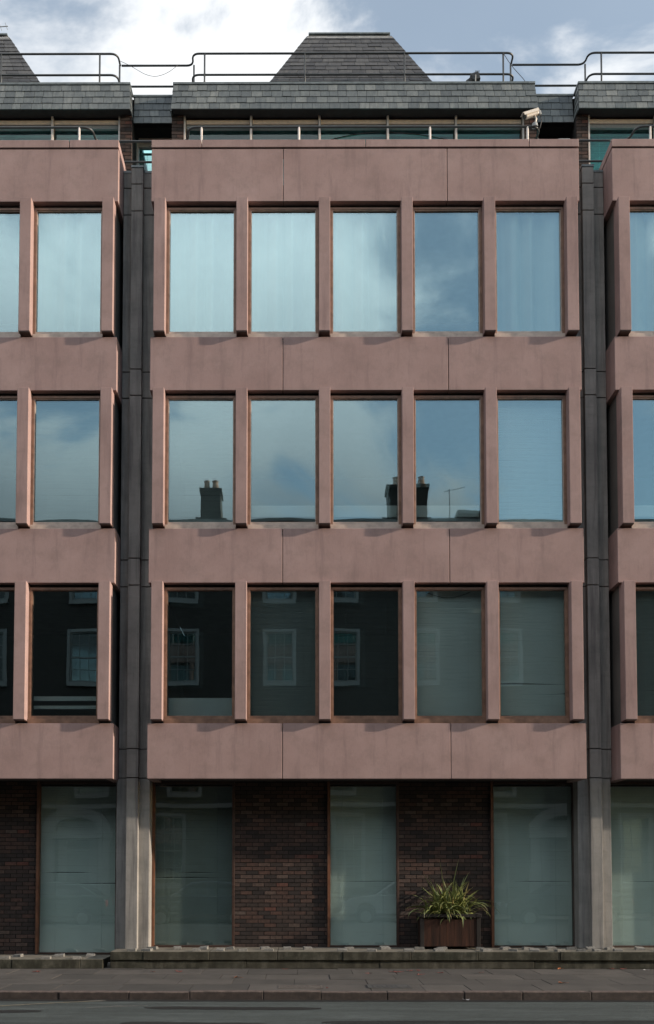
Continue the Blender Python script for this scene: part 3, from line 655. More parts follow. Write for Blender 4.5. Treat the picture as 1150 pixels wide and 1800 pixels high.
# columns left of the gap stand on the pavement level
# attic storey
AX0, AX1 = 0.045, 7.665
def attic(bi):
    X = PITCH * (bi - 1); a, b = X + AX0, X + AX1
    # slate fascia, front and two returns, on a dark backing
    MB().hexa([(a+0.02, 2.27, 17.52), (b-0.02, 2.27, 17.52), (b-0.02, 2.42, 17.52), (a+0.02, 2.42, 17.52), (a+0.055, 2.41, 18.14), (b-0.055, 2.41, 18.14), (b-0.055, 2.5, 18.14), (a+0.055, 2.5, 18.14)]).box(a+0.06, a+0.14, 2.44, 3.1, 17.52, 18.12).box(b-0.14, b-0.06, 2.44, 3.1, 17.52, 18.12).build('fascia_backing', 'black', OB)
    tiles(a, b, 17.50, 18.13, 2.255, 2.395, 4, 0.205, 40+bi, 0.035).build('slate_fascia', 'slate_light', OB)
    s = tiles(2.30, 2.62, 17.50, 18.13, 0.0, 0.04, 4, 0.17, 50+bi, 0.10, 0.0)
    xform(s, lambda x, y, z: (b - y + 0.0, x, z)); s.f = [tuple(reversed(f)) for f in s.f]; s.build('slate_fascia', 'slate_light', OB)
    s = tiles(2.30, 2.62, 17.50, 18.13, 0.0, 0.04, 4, 0.17, 60+bi, 0.10, 0.0)
    xform(s, lambda x, y, z: (a + y, x, z)); s.build('slate_fascia', 'slate_light', OB)
    MB().box(a+0.025, b-0.025, 2.375, 2.50, 18.135, 18.185).box(a+0.02, a+0.12, 2.50, 2.75, 18.135, 18.185).box(b-0.12, b-0.02, 2.50, 2.75, 18.135, 18.185).build('roof_edge_trim', 'lead', OB, 0.006)
    MB().box(a+0.05, b-0.05, 2.50, 8.0, 17.98, 18.12).build('flat_roof', 'lead', OB)
    MB().box(a+0.03, b-0.03, 2.425, 2.75, 17.525, 17.60).build('soffit', 'black', OB)
    # brick piers
    for (p, q, sd_) in ((a, a+0.245, 1), (b-0.245, b, 2)):
        brick_wall(p, q, 14.4, 17.52, 2.44, OB, 'brick_pier', 0.5, seed=bi*9+sd_)
        m = MB()
    # returns of the piers as brick too
    # attic windows
    ml = [a+0.245+0.02, X+1.70, X+3.137, X+4.566, X+5.994, b-0.245-0.02]
    for i in range(5):
        l, r = ml[i], ml[i+1]; w = r - l; hw = w/2
        m = MB().box(-hw, -hw+0.03, 0, 0.1, 0, 3.02).box(hw-0.03, hw, 0, 0.1, 0, 3.02).box(-hw+0.03, hw-0.03, 0.0, 0.1, 2.965, 3.02).box(-hw+0.03, hw-0.03, 0.0, 0.1, 0, 0.1)
        fr = m.build('attic_window', 'brown_frame', OB, 0.003, loc=((l+r)/2, 2.55, 14.5))
        MB().box(-hw+0.03, hw-0.03, -0.035, -0.001, 2.885, 2.962).build('transom', 'transom', fr, 0.004)
        MB().box(-hw+0.03, hw-0.03, -0.005, 0.06, 2.80, 2.875).build('transom', 'grey_plastic', fr, 0.004)
        pane(fr, w-0.06, 2.78, (0, 0.06, 0.05), 'glass_teal', 0.0008, wr.gauss(0, 0.001), wr.gauss(0, 0.001))
        mt = 'blind_teal' if bi == 2 or i in (3, 4) or (bi == 1 and i == 2) else 'blind_mid'
        link('blind', blind_mesh(('a', round(w, 2), mt), w-0.05, 2.74, 1.0, (), mt), fr, 0, (0, 0.2, 0.04))
    for i, x in enumerate(ml):
        hh = 0.018 if i in (0, 5) else 0.022
        MB().box(x-hh, x+hh, 2.46, 2.545, 14.4, 17.518).build('mullion', 'mullion', OB, 0.004)
    MB().box(a+0.2, b-0.2, 4.5, 4.6, 14.4, 17.9).build('interior_wall', 'inner', OB)
    # railings behind the parapet
    xs = [X+0.87, X+2.71, X+5.18, X+7.02]
    r_ = MB()
    for zz in (15.74, 15.33):
        pts = [(X-0.61-0.45 if bi == 0 else X-1.0, 0.82, zz), (X+0.60, 0.82, zz), (X+0.60, 0.45, zz), (X+7.26, 0.45, zz), (X+7.26, 0.82, zz), (X+PITCH-0.95, 0.82, zz)]
        r_.tube(rounded(pts, 0.22), 0.021, 8)
    rl = r_.build('terrace_railing', 'steel', OB, smooth=True)
    for x in xs: MB().tube([(x, 0.45, 14.4), (x, 0.45, 15.73)], 0.022, 8).build('post', 'mullion', rl, smooth=True)
    # roof railing
    r_ = MB()
    for zz in (19.15, 18.68):
        pts = [(X-1.14, 3.12, zz), (X+0.42, 3.12, zz), (X+0.42, 2.80, zz), (X+7.29, 2.80, zz), (X+7.29, 3.12, zz)]
        r_.tube(rounded(pts, 0.26, 8), 0.021, 8)
    rl = r_.build('roof_railing', 'steel', OB, smooth=True)
    sh = -0.15 if bi == 0 else 0
    for (x, y) in ((X+0.69, 2.8), (X+2.829+sh, 2.8), (X+4.954+sh, 2.8), (X+7.06+sh, 2.8), (X+0.43, 3.10), (X+7.28, 3.10)):
        MB().tube([(x, y, 18.12), (x, y, 19.14)], 0.020, 8).build('post', 'steel', rl, smooth=True)
    # slate clad plant enclosure
    P0, P1 = (X+1.757, 2.83), (X+5.905, 6.6); T0, T1 = (X+2.885, 3.5), (X+4.745, 5.9); zb, zt = 18.12, 20.13
    MB().hexa([(P0[0], P0[1], zb), (P1[0], P0[1], zb), (P1[0], P1[1], zb), (P0[0], P1[1], zb), (T0[0], T0[1], zt), (T1[0], T0[1], zt), (T1[0], T1[1], zt), (T0[0], T1[1], zt)]).build('plant_enclosure', 'black', OB)
    tiles(P0[0], P1[0], zb, zt, P0[1]-0.004, T0[1]-0.004, 17, 0.26, 70+bi, T0[0]-P0[0], P1[0]-T1[0]).build('slate_cladding', 'slate_dark', OB)
    s = tiles(P0[1], P1[1], zb, zt, 0.0, T0[0]-P0[0], 17, 0.26, 80+bi, T0[1]-P0[1], P1[1]-T1[1])
    xform(s, lambda x, y, z: (P0[0] + y - 0.004, x, z)); s.f = [tuple(reversed(f)) for f in s.f]; s.build('slate_cladding', 'slate_dark', OB)
    s = tiles(P0[1], P1[1], zb, zt, 0.0, P1[0]-T1[0], 17, 0.26, 90+bi, T0[1]-P0[1], P1[1]-T1[1])
    xform(s, lambda x, y, z: (P1[0] - y + 0.004, x, z)); s.build('slate_cladding', 'slate_dark', OB)
    MB().hexa([(T0[0]-0.03, T0[1]-0.045, 20.06), (T1[0]+0.03, T0[1]-0.045, 20.06), (T1[0]+0.03, T1[1], 20.06), (T0[0]-0.03, T1[1], 20.06), (T0[0]+0.06, T0[1]+0.02, 20.165), (T1[0]-0.06, T0[1]+0.02, 20.165), (T1[0]-0.06, T1[1], 20.165), (T0[0]+0.06, T1[1], 20.165)]).build('cap_flashing', 'pale_lead', OB, 0.004)
    MB().box(T0[0]+0.03, T1[0]-0.03, T0[1]-0.02, T1[1], 20.168, 20.205).build('cap', 'lead', OB, 0.006)
for bi in range(3): attic(bi)
def attic_link(k):
    # recessed link between two attic bays; k = index of the recess (0 left of the middle bay, 1 right of it)
    a = AX1 + PITCH*(k-1); b = AX0 + PITCH*k
    MB().box(a-0.055, b+0.055, 2.78, 3.2, 17.50, 18.12).build('fascia_backing', 'black', OB)
    tiles(a+0.01, b-0.01, 17.46, 18.12, 2.60, 2.72, 4, 0.205, 140+k).build('slate_fascia', 'slate_light', OB)
    MB().box(a-0.02, b+0.02, 2.70, 2.85, 18.125, 18.17).build('roof_edge_trim', 'lead', OB, 0.006)
    if k == 0:
        w = b - a; hw = w/2
        fr = MB().box(-hw, -hw+0.045, -0.03, 0.1, 0, 2.95).box(hw-0.045, hw, 0, 0.1, 0, 2.95).box(-hw+0.045, hw-0.045, 0, 0.1, 2.86, 2.95).build('attic_window', 'mullion', OB, 0.003, loc=((a+b)/2, 3.1, 14.45))
        MB().box(-hw+0.045, hw-0.045, -0.02, 0.08, 2.98, 3.05).build('transom', 'transom', fr, 0.004)
        pane(fr, w-0.08, 2.85, (0, 0.06, 0.03), 'glass_teal', 0.0008, 0, 0)
        link('blind', blind_mesh(('l', k), w-0.1, 2.8, 0.9, (), 'blind_mid'), fr, 0, (0, 0.2, 0.03))
        MB().box(a, b, 3.12, 3.2, 17.5, 17.9).build('soffit', 'black', OB)
    else:
        m = MB().box(a, b, 3.16, 3.2, 14.4, 17.6); z = 15.3
        while z < 17.5:
            m.hexa([(a+0.01, 3.06, z), (b-0.01, 3.06, z), (b-0.01, 3.12, z+0.05), (a+0.01, 3.12, z+0.05), (a+0.01, 3.07, z+0.012), (b-0.01, 3.07, z+0.012), (b-0.01, 3.13, z+0.062), (a+0.01, 3.13, z+0.062)]); z += 0.075
        m.build('louvre', 'louvre', OB)
    MB().box(a-0.5, b+0.5, 1.0, 3.2, 14.3, 14.38).build('terrace_floor', 'lead', OB)
for k in (0, 1): attic_link(k)

# ------------------------------------------------------------------ small things on the roof
def cctv():
    t = thing('security_camera', 'cream security camera on a bracket above the pink parapet, aimed down to the left', 'camera', (7.16, 0.46, 15.76))
    d = Vector((-0.93, -0.15, -0.40)).normalized(); up_ = Vector((0, 0, 1)); s = d.cross(up_).normalized(); u = s.cross(d).normalized()
    c = Vector((-0.06, 0, 0.22))
    def P(a, b, e): return tuple(c + d*a + s*b + u*e)
    def obox(m, a0, a1, b0, b1, e0, e1): return m.hexa([P(a0, b0, e0), P(a1, b0, e0), P(a1, b1, e0), P(a0, b1, e0), P(a0, b0, e1), P(a1, b0, e1), P(a1, b1, e1), P(a0, b1, e1)])
    obox(MB(), -0.14, 0.14, -0.045, 0.045, -0.04, 0.04).build('housing', 'white_metal', t, 0.018)
    obox(obox(obox(MB(), -0.15, 0.19, -0.06, 0.06, 0.05, 0.058), -0.15, 0.17, -0.062, -0.055, 0.0, 0.05), -0.15, 0.17, 0.055, 0.062, 0.0, 0.05).build('sun_shield', 'white_metal', t, 0.003)
    MB().tube([P(0.14, 0, 0), P(0.165, 0, 0)], 0.036, 16).build('lens', 'dark_metal', t)
    obox(MB(), -0.19, -0.14, -0.035, 0.035, -0.055, 0.02).build('rear_cap', 'grey_plastic', t, 0.008)
    MB().tube([P(-0.05, 0, -0.04), P(-0.06, 0, -0.10), (0.0, 0, 0.03)], 0.018, 8).build('bracket', 'white_metal', t, smooth=True)
    MB().tube([(0.0, 0, 0.045), (0.0, 0, -0.02)], [0.05, 0.06], 14).build('base', 'grey_plastic', t)
    MB().tube([P(-0.17, 0, -0.04), (0.13, 0, 0.10), (0.10, 0.02, -0.03), (0.02, 0.03, -0.05)], 0.008, 6).build('cable', 'cable', t, smooth=True)
cctv()
def floodlight():
    t = thing('floodlight', 'small black floodlight lying on the slate roof edge behind the railing', 'light', (6.38, 2.56, 18.19))
    MB().hexa([(-0.03, -0.09, 0.10), (0.14, -0.09, 0.14), (0.14, 0.09, 0.14), (-0.03, 0.09, 0.10), (-0.08, -0.09, 0.24), (0.09, -0.09, 0.30), (0.09, 0.09, 0.30), (-0.08, 0.09, 0.24)]).build('lamp_body', 'dark_metal', t, 0.012)
    m = MB()
    for i in range(5): m.box(0.03 + i*0.022, 0.036 + i*0.022, -0.08, 0.08, 0.30 + i*0.004, 0.32)
    m.build('cooling_fins', 'dark_metal', t)
    MB().tube([(0.03, -0.1, 0.20), (0.02, -0.11, 0.0), (0.02, 0.11, 0.0), (0.03, 0.1, 0.20)], 0.011, 6).build('bracket', 'grey_plastic', t)
    MB().hexa([(-0.21, -0.06, 0.02), (-0.08, -0.06, 0.02), (-0.08, 0.06, 0.02), (-0.21, 0.06, 0.02), (-0.16, -0.05, 0.13), (-0.08, -0.05, 0.19), (-0.08, 0.05, 0.19), (-0.16, 0.05, 0.13)]).build('gear_box', 'dark_metal', t, 0.01)
floodlight()
def aerial(name, label, loc, L_, n, tilt, pole):
    t = thing(name, label, 'aerial', loc)
    MB().tube([(0, 0, -pole), (0, 0, 0.05)], 0.018, 8).build('mast', 'dark_metal', t)
    e = Vector((L_, 0, tilt)); MB().tube([tuple(-e*0.25), tuple(e*0.75)], 0.010, 6).build('boom', 'grey_plastic', t)
    m = MB()
    for i in range(n):
        p = -e*0.22 + e*0.94*i/(n-1); hl = 0.16 - 0.07*i/n; m.tube([tuple(p + Vector((0, -hl, 0))), tuple(p + Vector((0, hl, 0)))], 0.005, 5)
    m.build('elements', 'grey_plastic', t)
aerial('tv_aerial', 'thin television aerial rising over the left slate roof enclosure', (-4.75, 4.0, 20.75), 1.15, 9, 0.08, 0.6)
def cable(label, pts, r=0.006, sag_seg=10):
    return tag(MB().tube(rounded(pts, 0.35, 6), r, 6).build('cable', 'cable', None, smooth=True), label, 'cable')
cable('thin cable sagging under the roof rail between the left and middle roofs', [(-1.17, 3.1, 19.24), (-0.98, 3.1, 19.15), (-0.62, 3.1, 18.93), (-0.40, 3.1, 18.88), (-0.15, 3.1, 18.96), (0.08, 3.1, 19.14)], 0.005)
cable('thin cable slanting down from the right end of the middle roof railing', [(7.06, 2.78, 19.13), (7.2, 2.70, 18.80), (7.45, 2.55, 18.35), (7.50, 2.50, 18.19)], 0.006)
cable('dark cable draped along the attic windows behind the middle parapet rail', [(2.9, 2.6, 16.9), (3.5, 2.6, 17.15), (4.4, 2.6, 17.28), (5.3, 2.6, 17.20), (6.2, 2.6, 17.02), (6.6, 2.6, 16.8)], 0.009)
tag(MB().box(7.56, 7.78, 0.30, 0.45, 15.16, 15.40).box(7.59, 7.75, 0.27, 0.30, 15.2, 15.37).build('vent_box', 'grey_plastic', None, 0.01), 'small grey vent box behind the right end of the middle parapet', 'vent')

# ------------------------------------------------------------------ planter and flax
def planter():
    cx, cy = 5.455, 0.60
    t = thing('wooden_planter', 'square dark brown wooden planter on the low wall in front of the brick', 'planter', (cx, cy, 0.302))
    hw, hd, h = 0.535, 0.23, 0.635
    for sgn, y0 in ((-1, -hd), (1, hd-0.02)):
        m = MB(); n = 7; bw = (2*hw - 0.12)/n
        for i in range(n): m.box(-hw+0.06+i*bw+0.002, -hw+0.06+(i+1)*bw-0.002, y0, y0+0.02, 0.05, h-0.09)
        m.build('board_panel', 'wood', t, 0.002)
    for sgn, x0 in ((-1, -hw), (1, hw-0.02)):
        m = MB()
        for i in range(3): m.box(x0, x0+0.02, -hd+0.06+i*0.113+0.002, -hd+0.06+(i+1)*0.113-0.002, 0.05, h-0.09)
        m.build('board_panel', 'wood', t, 0.002)
    for sx in (-1, 1):
        for sy in (-1, 1):
            x0, y0 = sx*(hw-0.025), sy*(hd-0.025); MB().box(x0-0.035, x0+0.035, y0-0.035, y0+0.035, 0, h-0.06).build('corner_post', 'dark_wood', t, 0.005)
    MB().box(-hw-0.03, hw+0.03, -hd-0.03, -hd+0.05, h-0.06, h).box(-hw-0.03, hw+0.03, hd-0.05, hd+0.03, h-0.06, h).box(-hw-0.03, -hw+0.05, -hd+0.05, hd-0.05, h-0.06, h).box(hw-0.05, hw+0.03, -hd+0.05, hd-0.05, h-0.06, h).build('rim', 'dark_wood', t, 0.005)
    MB().box(-hw+0.021, hw-0.021, -hd+0.021, hd-0.021, 0.05, h-0.08).build('soil', 'soil', t)
    # flax
    p = thing('flax_plant', 'spiky yellow green flax plant growing in the wooden planter', 'plant', (cx, cy, 0.302+h-0.08))
    rr = random.Random(5); m = MB(); uv = []
    def leaf(az, length, lean, droop, w, bx, by, bz=0.0):
        n = 12; base = Vector((bx, by, bz)); d = Vector((math.cos(az), math.sin(az)*0.75, 0)); side = Vector((-math.sin(az), math.cos(az), 0)); twist = rr.uniform(-0.9, 0.9)
        b = len(m.v); pos = base.copy(); ang = lean
        for i in range(n + 1):
            t_ = i/n; ww = w * (0.55 + 0.9*t_*(1-t_)*1.4) * (1 - t_**3.2)
            tang = d*math.sin(ang) + Vector((0, 0, math.cos(ang)))
            s_ = (side*math.cos(twist*t_) + tang.cross(side)*math.sin(twist*t_)).normalized(); nn = tang.cross(s_)
            m.v.extend([tuple(pos - s_*ww/2 + nn*ww*0.18), tuple(pos), tuple(pos + s_*ww/2 + nn*ww*0.18)])
            pos = pos + tang*length/n; ang += droop/n * (0.4 + 1.7*t_)
        for i in range(n):
            a = b + 3*i
            m.f.append((a, a+1, a+4, a+3)); uv.append([(0, i/n), (0.5, i/n), (0.5, (i+1)/n), (0, (i+1)/n)])
            m.f.append((a+1, a+2, a+5, a+4)); uv.append([(0.5, i/n), (1, i/n), (1, (i+1)/n), (0.5, (i+1)/n)])
    for az_, ln, le, dr, w_, bx_ in ((0.3, 1.12, 0.10, 0.18, 0.042, 0.03), (PI, 1.06, 0.06, 0.10, 0.045, -0.05), (0.2, 0.92, 0.32, 0.2, 0.05, 0.05), (PI-0.2, 0.90, 0.34, 0.2, 0.05, -0.1), (PI, 0.82, 0.18, 0.2, 0.045, -0.16), (0.4, 0.80, 0.22, 0.2, 0.045, 0.1), (PI+0.4, 0.74, 0.5, 0.4, 0.045, -0.1)):
        leaf(az_, ln, le, dr, w_, bx_, 0)
    for i in range(330):
        az_ = rr.uniform(0, 2*PI); q = rr.random()
        ln = rr.uniform(0.45, 0.80); le = rr.uniform(0.15, 1.05); dr = rr.uniform(0.5, 2.2)
        if q > 0.72: ln = rr.uniform(0.30, 0.55); le = rr.uniform(0.7, 1.3); dr = rr.uniform(0.8, 1.9)
        if math.sin(az_) > 0.1: ln *= 0.55
        leaf(az_, ln, le, dr, rr.uniform(0.032, 0.052), rr.gauss(0, 0.16), rr.gauss(-0.04, 0.05))
    for i in range(70):
        leaf(rr.uniform(0, 2*PI), rr.uniform(0.50, 0.80), rr.uniform(0.08, 0.50), rr.uniform(0.2, 1.0), rr.uniform(0.036, 0.054), rr.gauss(0, 0.13), rr.gauss(-0.03, 0.04))
    for az_, ln, le, dr in ((-0.1, 0.98, 0.75, 1.5), (-0.3, 1.05, 0.85, 1.75), (0.1, 0.95, 0.9, 1.2), (PI+0.1, 0.85, 0.95, 0.9), (PI-0.1, 0.75, 0.9, 1.2), (-0.5, 0.85, 0.7, 2.1), (-0.2, 0.8, 0.6, 2.0)):
        leaf(az_, ln, le, dr, 0.045, 0.08 if abs(az_) < 1 else -0.08, -0.06)
    me = m.mesh('foliage'); me.materials.append(M['leaf']); ul = me.uv_layers.new(name='UVMap')
    k = 0
    for fuv in uv:
        for c_ in fuv: ul.data[k].uv = c_; k += 1
    for q in me.polygons: q.use_smooth = True
    link('foliage', me, p)
planter()

# ------------------------------------------------------------------ fallen leaves and litter
lr = random.Random(31)
def dead_leaf(x, y, z, mat, size, label, cat='leaf', group=None):
    m = MB(); n = 10; pts = []
    for i in range(n):
        a = 2*PI*i/n; r = size * (0.5 + 0.5*abs(math.cos(a*1.5))) * lr.uniform(0.75, 1.0) * (1.25 if i == 0 else 1)
        pts.append((r*math.cos(a), r*math.sin(a)*0.7, 0.004 + lr.uniform(0, size*0.28)))
    m.v = [(0, 0, 0.006)] + pts; m.f = [(0, 1+i, 1+(i+1) % n) for i in range(n)]
    m.tube([(size*0.9, 0, 0.01), (size*1.5, 0.004, 0.014)], 0.002, 4)
    o = m.build('fallen_leaf' if cat == 'leaf' else 'paper_scrap', mat, None); o.location = (x, y, z); o.rotation_euler = (0, 0, lr.uniform(0, 6.2)); tag(o, label, cat, group)
RL = 'dark red fallen leaf lying flat on the grey pavement'
for x, y in ((-1.764, -0.815), (-1.70, -0.80), (0.256, -0.796), (0.689, -0.792), (2.512, -0.281), (3.898, -1.047), (4.303, -0.759), (4.38, -0.78), (4.76, -0.56), (4.711, -1.223), (5.097, -0.942), (5.765, -0.936), (8.373, -0.226), (3.131, -3.169), (8.2, -0.28), (4.6, -0.62)):
    dead_leaf(x, y, 0.003, 'red_leaf', lr.uniform(0.05, 0.09), RL, 'leaf', 'dark red leaves on the pavement')
dead_leaf(1.728, -1.693, 0.003, 'orange_leaf', 0.085, 'bright orange leaf on the pavement in front of the left brick panel')
dead_leaf(7.279, -0.24, 0.003, 'orange_leaf', 0.095, 'orange leaf against the foot of the low wall, right of the planter')
dead_leaf(6.725, -2.469, 0.003, 'orange_leaf', 0.075, 'ochre leaf in the middle of the pavement below the right window')
dead_leaf(5.088, -3.69, -0.1, 'litter', 0.05, 'white scrap of paper in the gutter below the planter', 'litter')
dead_leaf(8.693, -0.425, 0.003, 'litter', 0.05, 'white scrap of paper by the wall below the right column', 'litter')

# ------------------------------------------------------------------ the terrace across the street (seen in the window glass)
HY = -20.5
def wall_open(m, x0, x1, z0, z1, ops, y0, y1):
    xs = sorted({x0, x1, *[v for o in ops for v in (o[0], o[1])]}); zs = sorted({z0, z1, *[v for o in ops for v in (o[2], o[3])]})
    for i in range(len(xs)-1):
        for j in range(len(zs)-1):
            cx_, cz_ = (xs[i]+xs[i+1])/2, (zs[j]+zs[j+1])/2
            if not any(o[0] < cx_ < o[1] and o[2] < cz_ < o[3] for o in ops): m.box(xs[i], xs[i+1], y0, y1, zs[j], zs[j+1])
def house(label, x0, x1, wins, gwins, doors, chim):
    t = thing('terraced_house', label, 'house', ((x0+x1)/2, HY, 0)); ox = (x0+x1)/2
    ops = []
    for x in wins: ops += [(x-0.585, x+0.585, 8.97, 10.96), (x-0.585, x+0.585, 4.85, 7.35), (x-0.55, x+0.55, 12.25, 13.55)]
    for x in gwins: ops.append((x-0.6, x+0.6, 1.16, 3.9))
    for x in doors: ops.append((x-0.85, x+0.85, 0.02, 3.75))
    m = MB(); wall_open(m, x0, x1, -0.1, 15.2, ops, HY-0.35, HY); xform(m, lambda x, y, z: (x-ox, y-HY, z)); m.build('wall', 'house_brick', t)
    MB().box(x0-ox, x1-ox, -9, -0.36, -0.1, 15.0).build('house_core', 'black', t)
    MB().box(x0-ox, x1-ox, -0.3, 0.06, 15.2, 15.32).box(x0-ox, x1-ox, 0.001, 0.05, 14.1, 14.25).build('cornice', 'stucco', t)
    MB().box(x0-ox, x1-ox, 0.002, 0.07, 4.25, 4.42).build('string_course', 'stucco', t)
    MB().hexa([(x0-ox, -8.5, 15.0), (x1-ox, -8.5, 15.0), (x1-ox, -0.6, 15.0), (x0-ox, -0.6, 15.0), (x0-ox, -5.2, 15.9), (x1-ox, -5.2, 15.9), (x1-ox, -4.8, 15.9), (x0-ox, -4.8, 15.9)]).build('roof', 'slate_dark', t)
    for (a, b, c, d) in ops:
        if d == 3.75: continue
        cx_ = (a+b)/2; m = MB(); f = 0.06
        m.box(a, a+f, -0.14, -0.02, c, d).box(b-f, b, -0.14, -0.02, c, d).box(a+f, b-f, -0.14, -0.02, d-f, d).box(a+f, b-f, -0.14, -0.02, c, c+f)
        mid = (c+d)/2; m.box(a+f, b-f, -0.13, -0.05, mid-0.03, mid+0.03)
        for q in (1, 2): x = a + (b-a)*q/3; m.box(x-0.014, x+0.014, -0.12, -0.07, c+f, mid-0.03).box(x-0.014, x+0.014, -0.12, -0.07, mid+0.03, d-f)
        for z in ((c+mid)/2, (mid+d)/2): m.box(a+f, b-f, -0.121, -0.071, z-0.012, z+0.012)
        xform(m, lambda x, y, z: (x-ox, y, z)); w = m.build('sash_window', 'sash', t)
        MB().box(a-ox-0.1, b-ox+0.1, 0.001, 0.10, c-0.17, c-0.01).build('sill', 'stucco', w)
        MB().box(a-ox-0.12, a-ox-0.001, 0.001, 0.03, c, d+0.12).box(b-ox+0.001, b-ox+0.12, 0.001, 0.03, c, d+0.12).box(a-ox, b-ox, 0.001, 0.03, d+0.001, d+0.12).build('surround', 'stucco', w)
        MB().box(a-ox+f, b-ox-f, -0.10, -0.095, c+f, d-f).build('glass_pane', 'house_glass', w)
        MB().box(a-ox+f, b-ox-f, -0.33, -0.32, mid + 0.2, d-f).build('roller_blind', 'blind_mid', w)
    for x in doors:
        c = x - ox; m = MB()
        for s in (-1, 1): m.box(c+s*1.2-0.22, c+s*1.2+0.22, 0.002, 0.35, 0, 3.05)
        m.box(c-1.5, c+1.5, 0.002, 0.42, 3.05, 3.35)
        seg = 14; outer = [(c+1.45*math.cos(PI*i/seg), 3.36+0.95*math.sin(PI*i/seg)) for i in range(seg+1)]; inner = [(c+0.95*math.cos(PI*i/seg), 3.36+0.55*math.sin(PI*i/seg)) for i in range(seg+1)]
        for i in range(seg):
            m.hexa([(inner[i][0], 0.002, inner[i][1]), (outer[i][0], 0.002, outer[i][1]), (outer[i][0], 0.22, outer[i][1]), (inner[i][0], 0.22, inner[i][1]),
                    (inner[i+1][0], 0.002, inner[i+1][1]), (outer[i+1][0], 0.002, outer[i+1][1]), (outer[i+1][0], 0.22, outer[i+1][1]), (inner[i+1][0], 0.22, inner[i+1][1])])
        m.build('door_surround', 'stucco', t)
        d = MB().box(c-0.5, c+0.5, -0.2, -0.14, 0.0, 2.5).box(c-0.42, c-0.06, -0.14, -0.12, 0.25, 1.1).box(c+0.06, c+0.42, -0.14, -0.12, 0.25, 1.1).box(c-0.42, c-0.06, -0.14, -0.12, 1.3, 2.3).box(c+0.06, c+0.42, -0.14, -0.12, 1.3, 2.3).build('door', 'door_paint', t)
        MB().tube([(c+0.40, -0.12, 1.15), (c+0.40, -0.07, 1.15)], 0.03, 8).build('handle', 'rim', d)
        MB().box(c-0.85, c-0.5, -0.2, -0.1, 0, 3.0).box(c+0.5, c+0.85, -0.2, -0.1, 0, 3.0).box(c-0.5, c+0.5, -0.2, -0.1, 2.5, 2.62).box(c-0.85, c+0.85, -0.2, -0.1, 3.0, 3.75).build('door_frame', 'stucco', t)
    for (a, b, zt, pots, prof) in chim:
        m = MB().box(a-ox, b-ox, -2.6, -1.6, 15.0, zt); m.box(a-ox-0.06, b-ox+0.06, -2.66, -1.54, zt, zt+0.14)
        if prof: m.box(a-ox-0.25, b-ox+0.2, -2.7, -1.7, 15.0, 16.0)
        cs = m.build('chimney', 'house_brick', t)
        for q in pots: MB().tube([(q-ox, -2.1, zt+0.14), (q-ox, -2.1, zt+0.55), (q-ox, -2.1, zt+0.62)], [0.15, 0.11, 0.14], 12).build('chimney_pot', 'pot', cs)
house('dark brick terraced house with an arched white doorway, reflected in the left windows', -14.5, -3.7, [-12.9, -9.2, -5.54], [-12.6, -9.6], [-6.1], [])
house('dark brick terraced house with a twin pot chimney, reflected in the middle windows', -3.7, 3.2, [-1.88, 2.03], [-2.55, 1.3], [], [(-1.15, -0.30, 17.05, (-0.93, -0.55), True)])
house('dark brick terraced house with a broad tall chimney, reflected right of the middle', 3.2, 8.5, [4.34, 7.4], [4.7, 7.5], [], [(6.35, 7.78, 17.2, (6.75, 7.55), True)])
house('dark brick terraced house with an arched doorway, reflected in the right windows', 8.5, 17.0, [10.6, 14.2], [10.2, 16.0], [13.2], [(9.1, 10.4, 16.1, (), False)])
house('dark brick terraced house at the far left end of the terrace across the street', -24, -14.5, [-22.5, -19.3, -16.2], [-22.5, -19.3], [-16.3], [])
house('dark brick terraced house at the far right end of the terrace across the street', 17.0, 27.0, [18.9, 22.2, 25.5], [22.2, 25.5], [18.9], [])
aerial('tv_aerial', 'television aerial on a chimney across the street, reflected in a second floor window', (8.75, -22.5, 17.2), 0.95, 7, 0.22, 2.3)

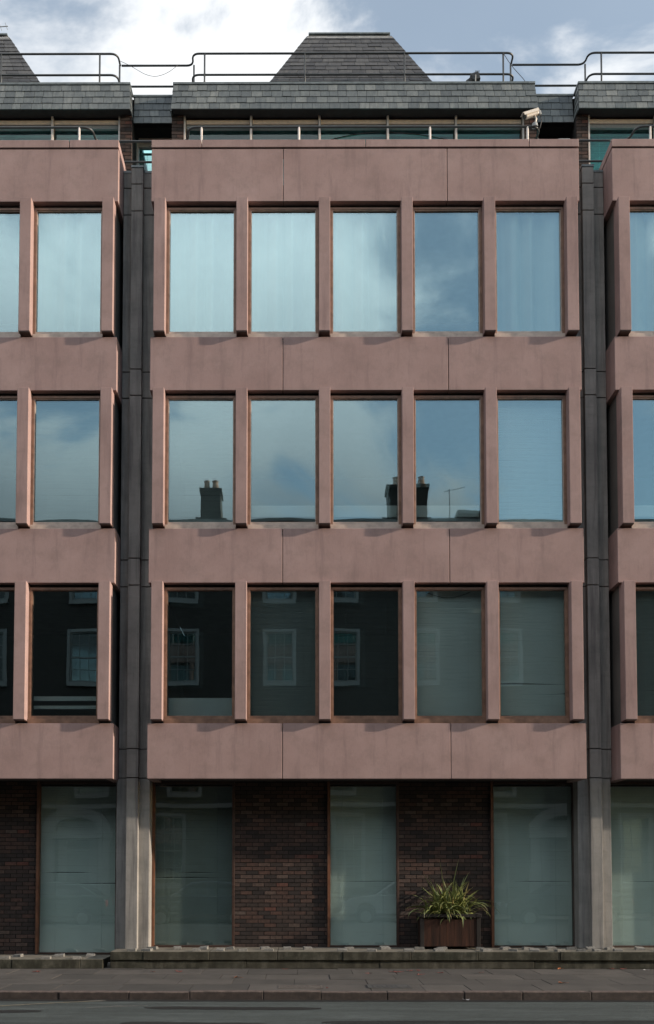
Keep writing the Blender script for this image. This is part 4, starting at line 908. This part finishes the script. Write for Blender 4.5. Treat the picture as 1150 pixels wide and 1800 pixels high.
# ------------------------------------------------------------------ parked cars across the street (seen in the window glass)
def car():
    t = bpy.data.objects.new('parked_car', None); COL.objects.link(t)
    Lh, Wd = 2.15, 0.86
    def side(y, k=1.0):
        return [(-Lh, 0.35), (-Lh+0.02, 0.72), (-Lh+0.25, 0.86), (-0.95, 0.98), (-0.30, 1.38), (0.35, 1.46), (1.05, 1.42), (1.85, 1.02), (Lh-0.05, 0.92), (Lh, 0.5), (Lh-0.08, 0.30)]
    low = [(-Lh+0.05, 0.28)]
    def arch(cx, r=0.36): return [(cx + r*math.cos(a), 0.30 + r*math.sin(a)) for a in [PI*i/8 for i in range(9)]][::-1]
    body_low = [(-Lh, 0.30)] + arch(-1.32) + arch(1.30) + [(Lh-0.03, 0.30), (Lh, 0.55), (Lh-0.06, 0.90), (1.85, 0.95), (-0.95, 0.95), (-Lh+0.28, 0.84), (-Lh+0.03, 0.70)]
    MB().prism_y(body_low, -Wd, Wd).build('body', 'car_blue', t, 0.04)
    ca = [(-0.98, 0.952), (1.88, 0.952), (1.12, 1.42), (0.30, 1.47), (-0.28, 1.40)]
    m = MB(); b = len(m.v); k = len(ca)
    for s in (-1, 1): m.v += [(x, s*(Wd-0.05 - (z-0.95)*0.38), z) for x, z in ca]
    m.f += [tuple(range(k)), tuple(reversed(range(k, 2*k)))] + [(i, k+i, k+(i+1) % k, (i+1) % k) for i in range(k)]
    m.build('cabin', 'car_blue', t, 0.03)
    g = MB()
    for s in (-1, 1):
        def Q(x, z): return (x, s*(Wd-0.05 - (z-0.95)*0.38 + 0.004), z)
        for poly in ([(-0.75, 0.99), (0.28, 0.99), (0.28, 1.39), (-0.24, 1.34)], [(0.36, 0.99), (1.66, 0.99), (1.08, 1.36), (0.36, 1.40)]):
            pts = [Q(*q) for q in poly]; g.quad(*(pts if s < 0 else pts[::-1]))
    g.quad((-0.94, -0.72, 0.985), (-0.94, 0.72, 0.985), (-0.33, 0.60, 1.375), (-0.33, -0.60, 1.375)); g.quad((1.84, 0.70, 0.985), (1.84, -0.70, 0.985), (1.17, -0.60, 1.395), (1.17, 0.60, 1.395))
    xform(g, lambda x, y, z: (x + (-0.012 if x < -0.3 and abs(y) < 0.73 else 0.012 if x > 1.1 and abs(y) < 0.71 else 0), y, z + 0.004)); g.build('windows', 'car_glass', t)
    for x in (-1.32, 1.30):
        for s in (-1, 1):
            w = MB().tube([(x, s*(Wd-0.20), 0.20), (x, s*(Wd-0.01), 0.20)], 0.31, 20); w = w.build('wheel', 'tyre', t, 0.02)
            MB().tube([(x, s*(Wd-0.02), 0.20), (x, s*(Wd+0.005), 0.20)], 0.20, 16).build('rim', 'rim', w)
    for s in (-1, 1):
        MB().box(-Lh-0.01, -Lh+0.12, s*0.62-0.16, s*0.62+0.16, 0.58, 0.72).build('headlight', 'lamp_lens', t, 0.02)
        MB().box(Lh-0.1, Lh+0.01, s*0.66-0.12, s*0.66+0.12, 0.62, 0.85).build('tail_light', 'tail_lens', t, 0.02)
        MB().box(-0.62, -0.5, s*(Wd+0.02)-0.03, s*(Wd+0.02)+0.07*s+0.03, 0.96, 1.08).build('mirror', 'car_blue', t, 0.02)
    return t
def copy_tree(o, parent=None):
    c = o.copy(); COL.objects.link(c); c.parent = parent
    for ch in list(o.children): copy_tree(ch, c)
    return c
c0 = car()
specs = [(-0.70, 'car_blue', 'dark blue hatchback parked across the street left of the viewpoint'), (6.35, 'car_silver', 'silver hatchback parked across the street right of the viewpoint'),
         (-5.9, 'car_green', 'dark green hatchback parked across the street in front of the arched doorway'), (11.8, 'car_black', 'black hatchback parked across the street near the right arched doorway')]
for i, (x, mt, lb) in enumerate(specs):
    c = c0 if i == 0 else copy_tree(c0)
    c.location = (x, OY + 1.15, -0.10); tag(c, lb, 'car', 'cars parked across the street')
    if i:
        for ch in c.children:
            if ch.data.materials and ch.data.materials[0] == M['car_blue']:
                ch.material_slots[0].link = 'OBJECT'; ch.material_slots[0].material = M[mt]
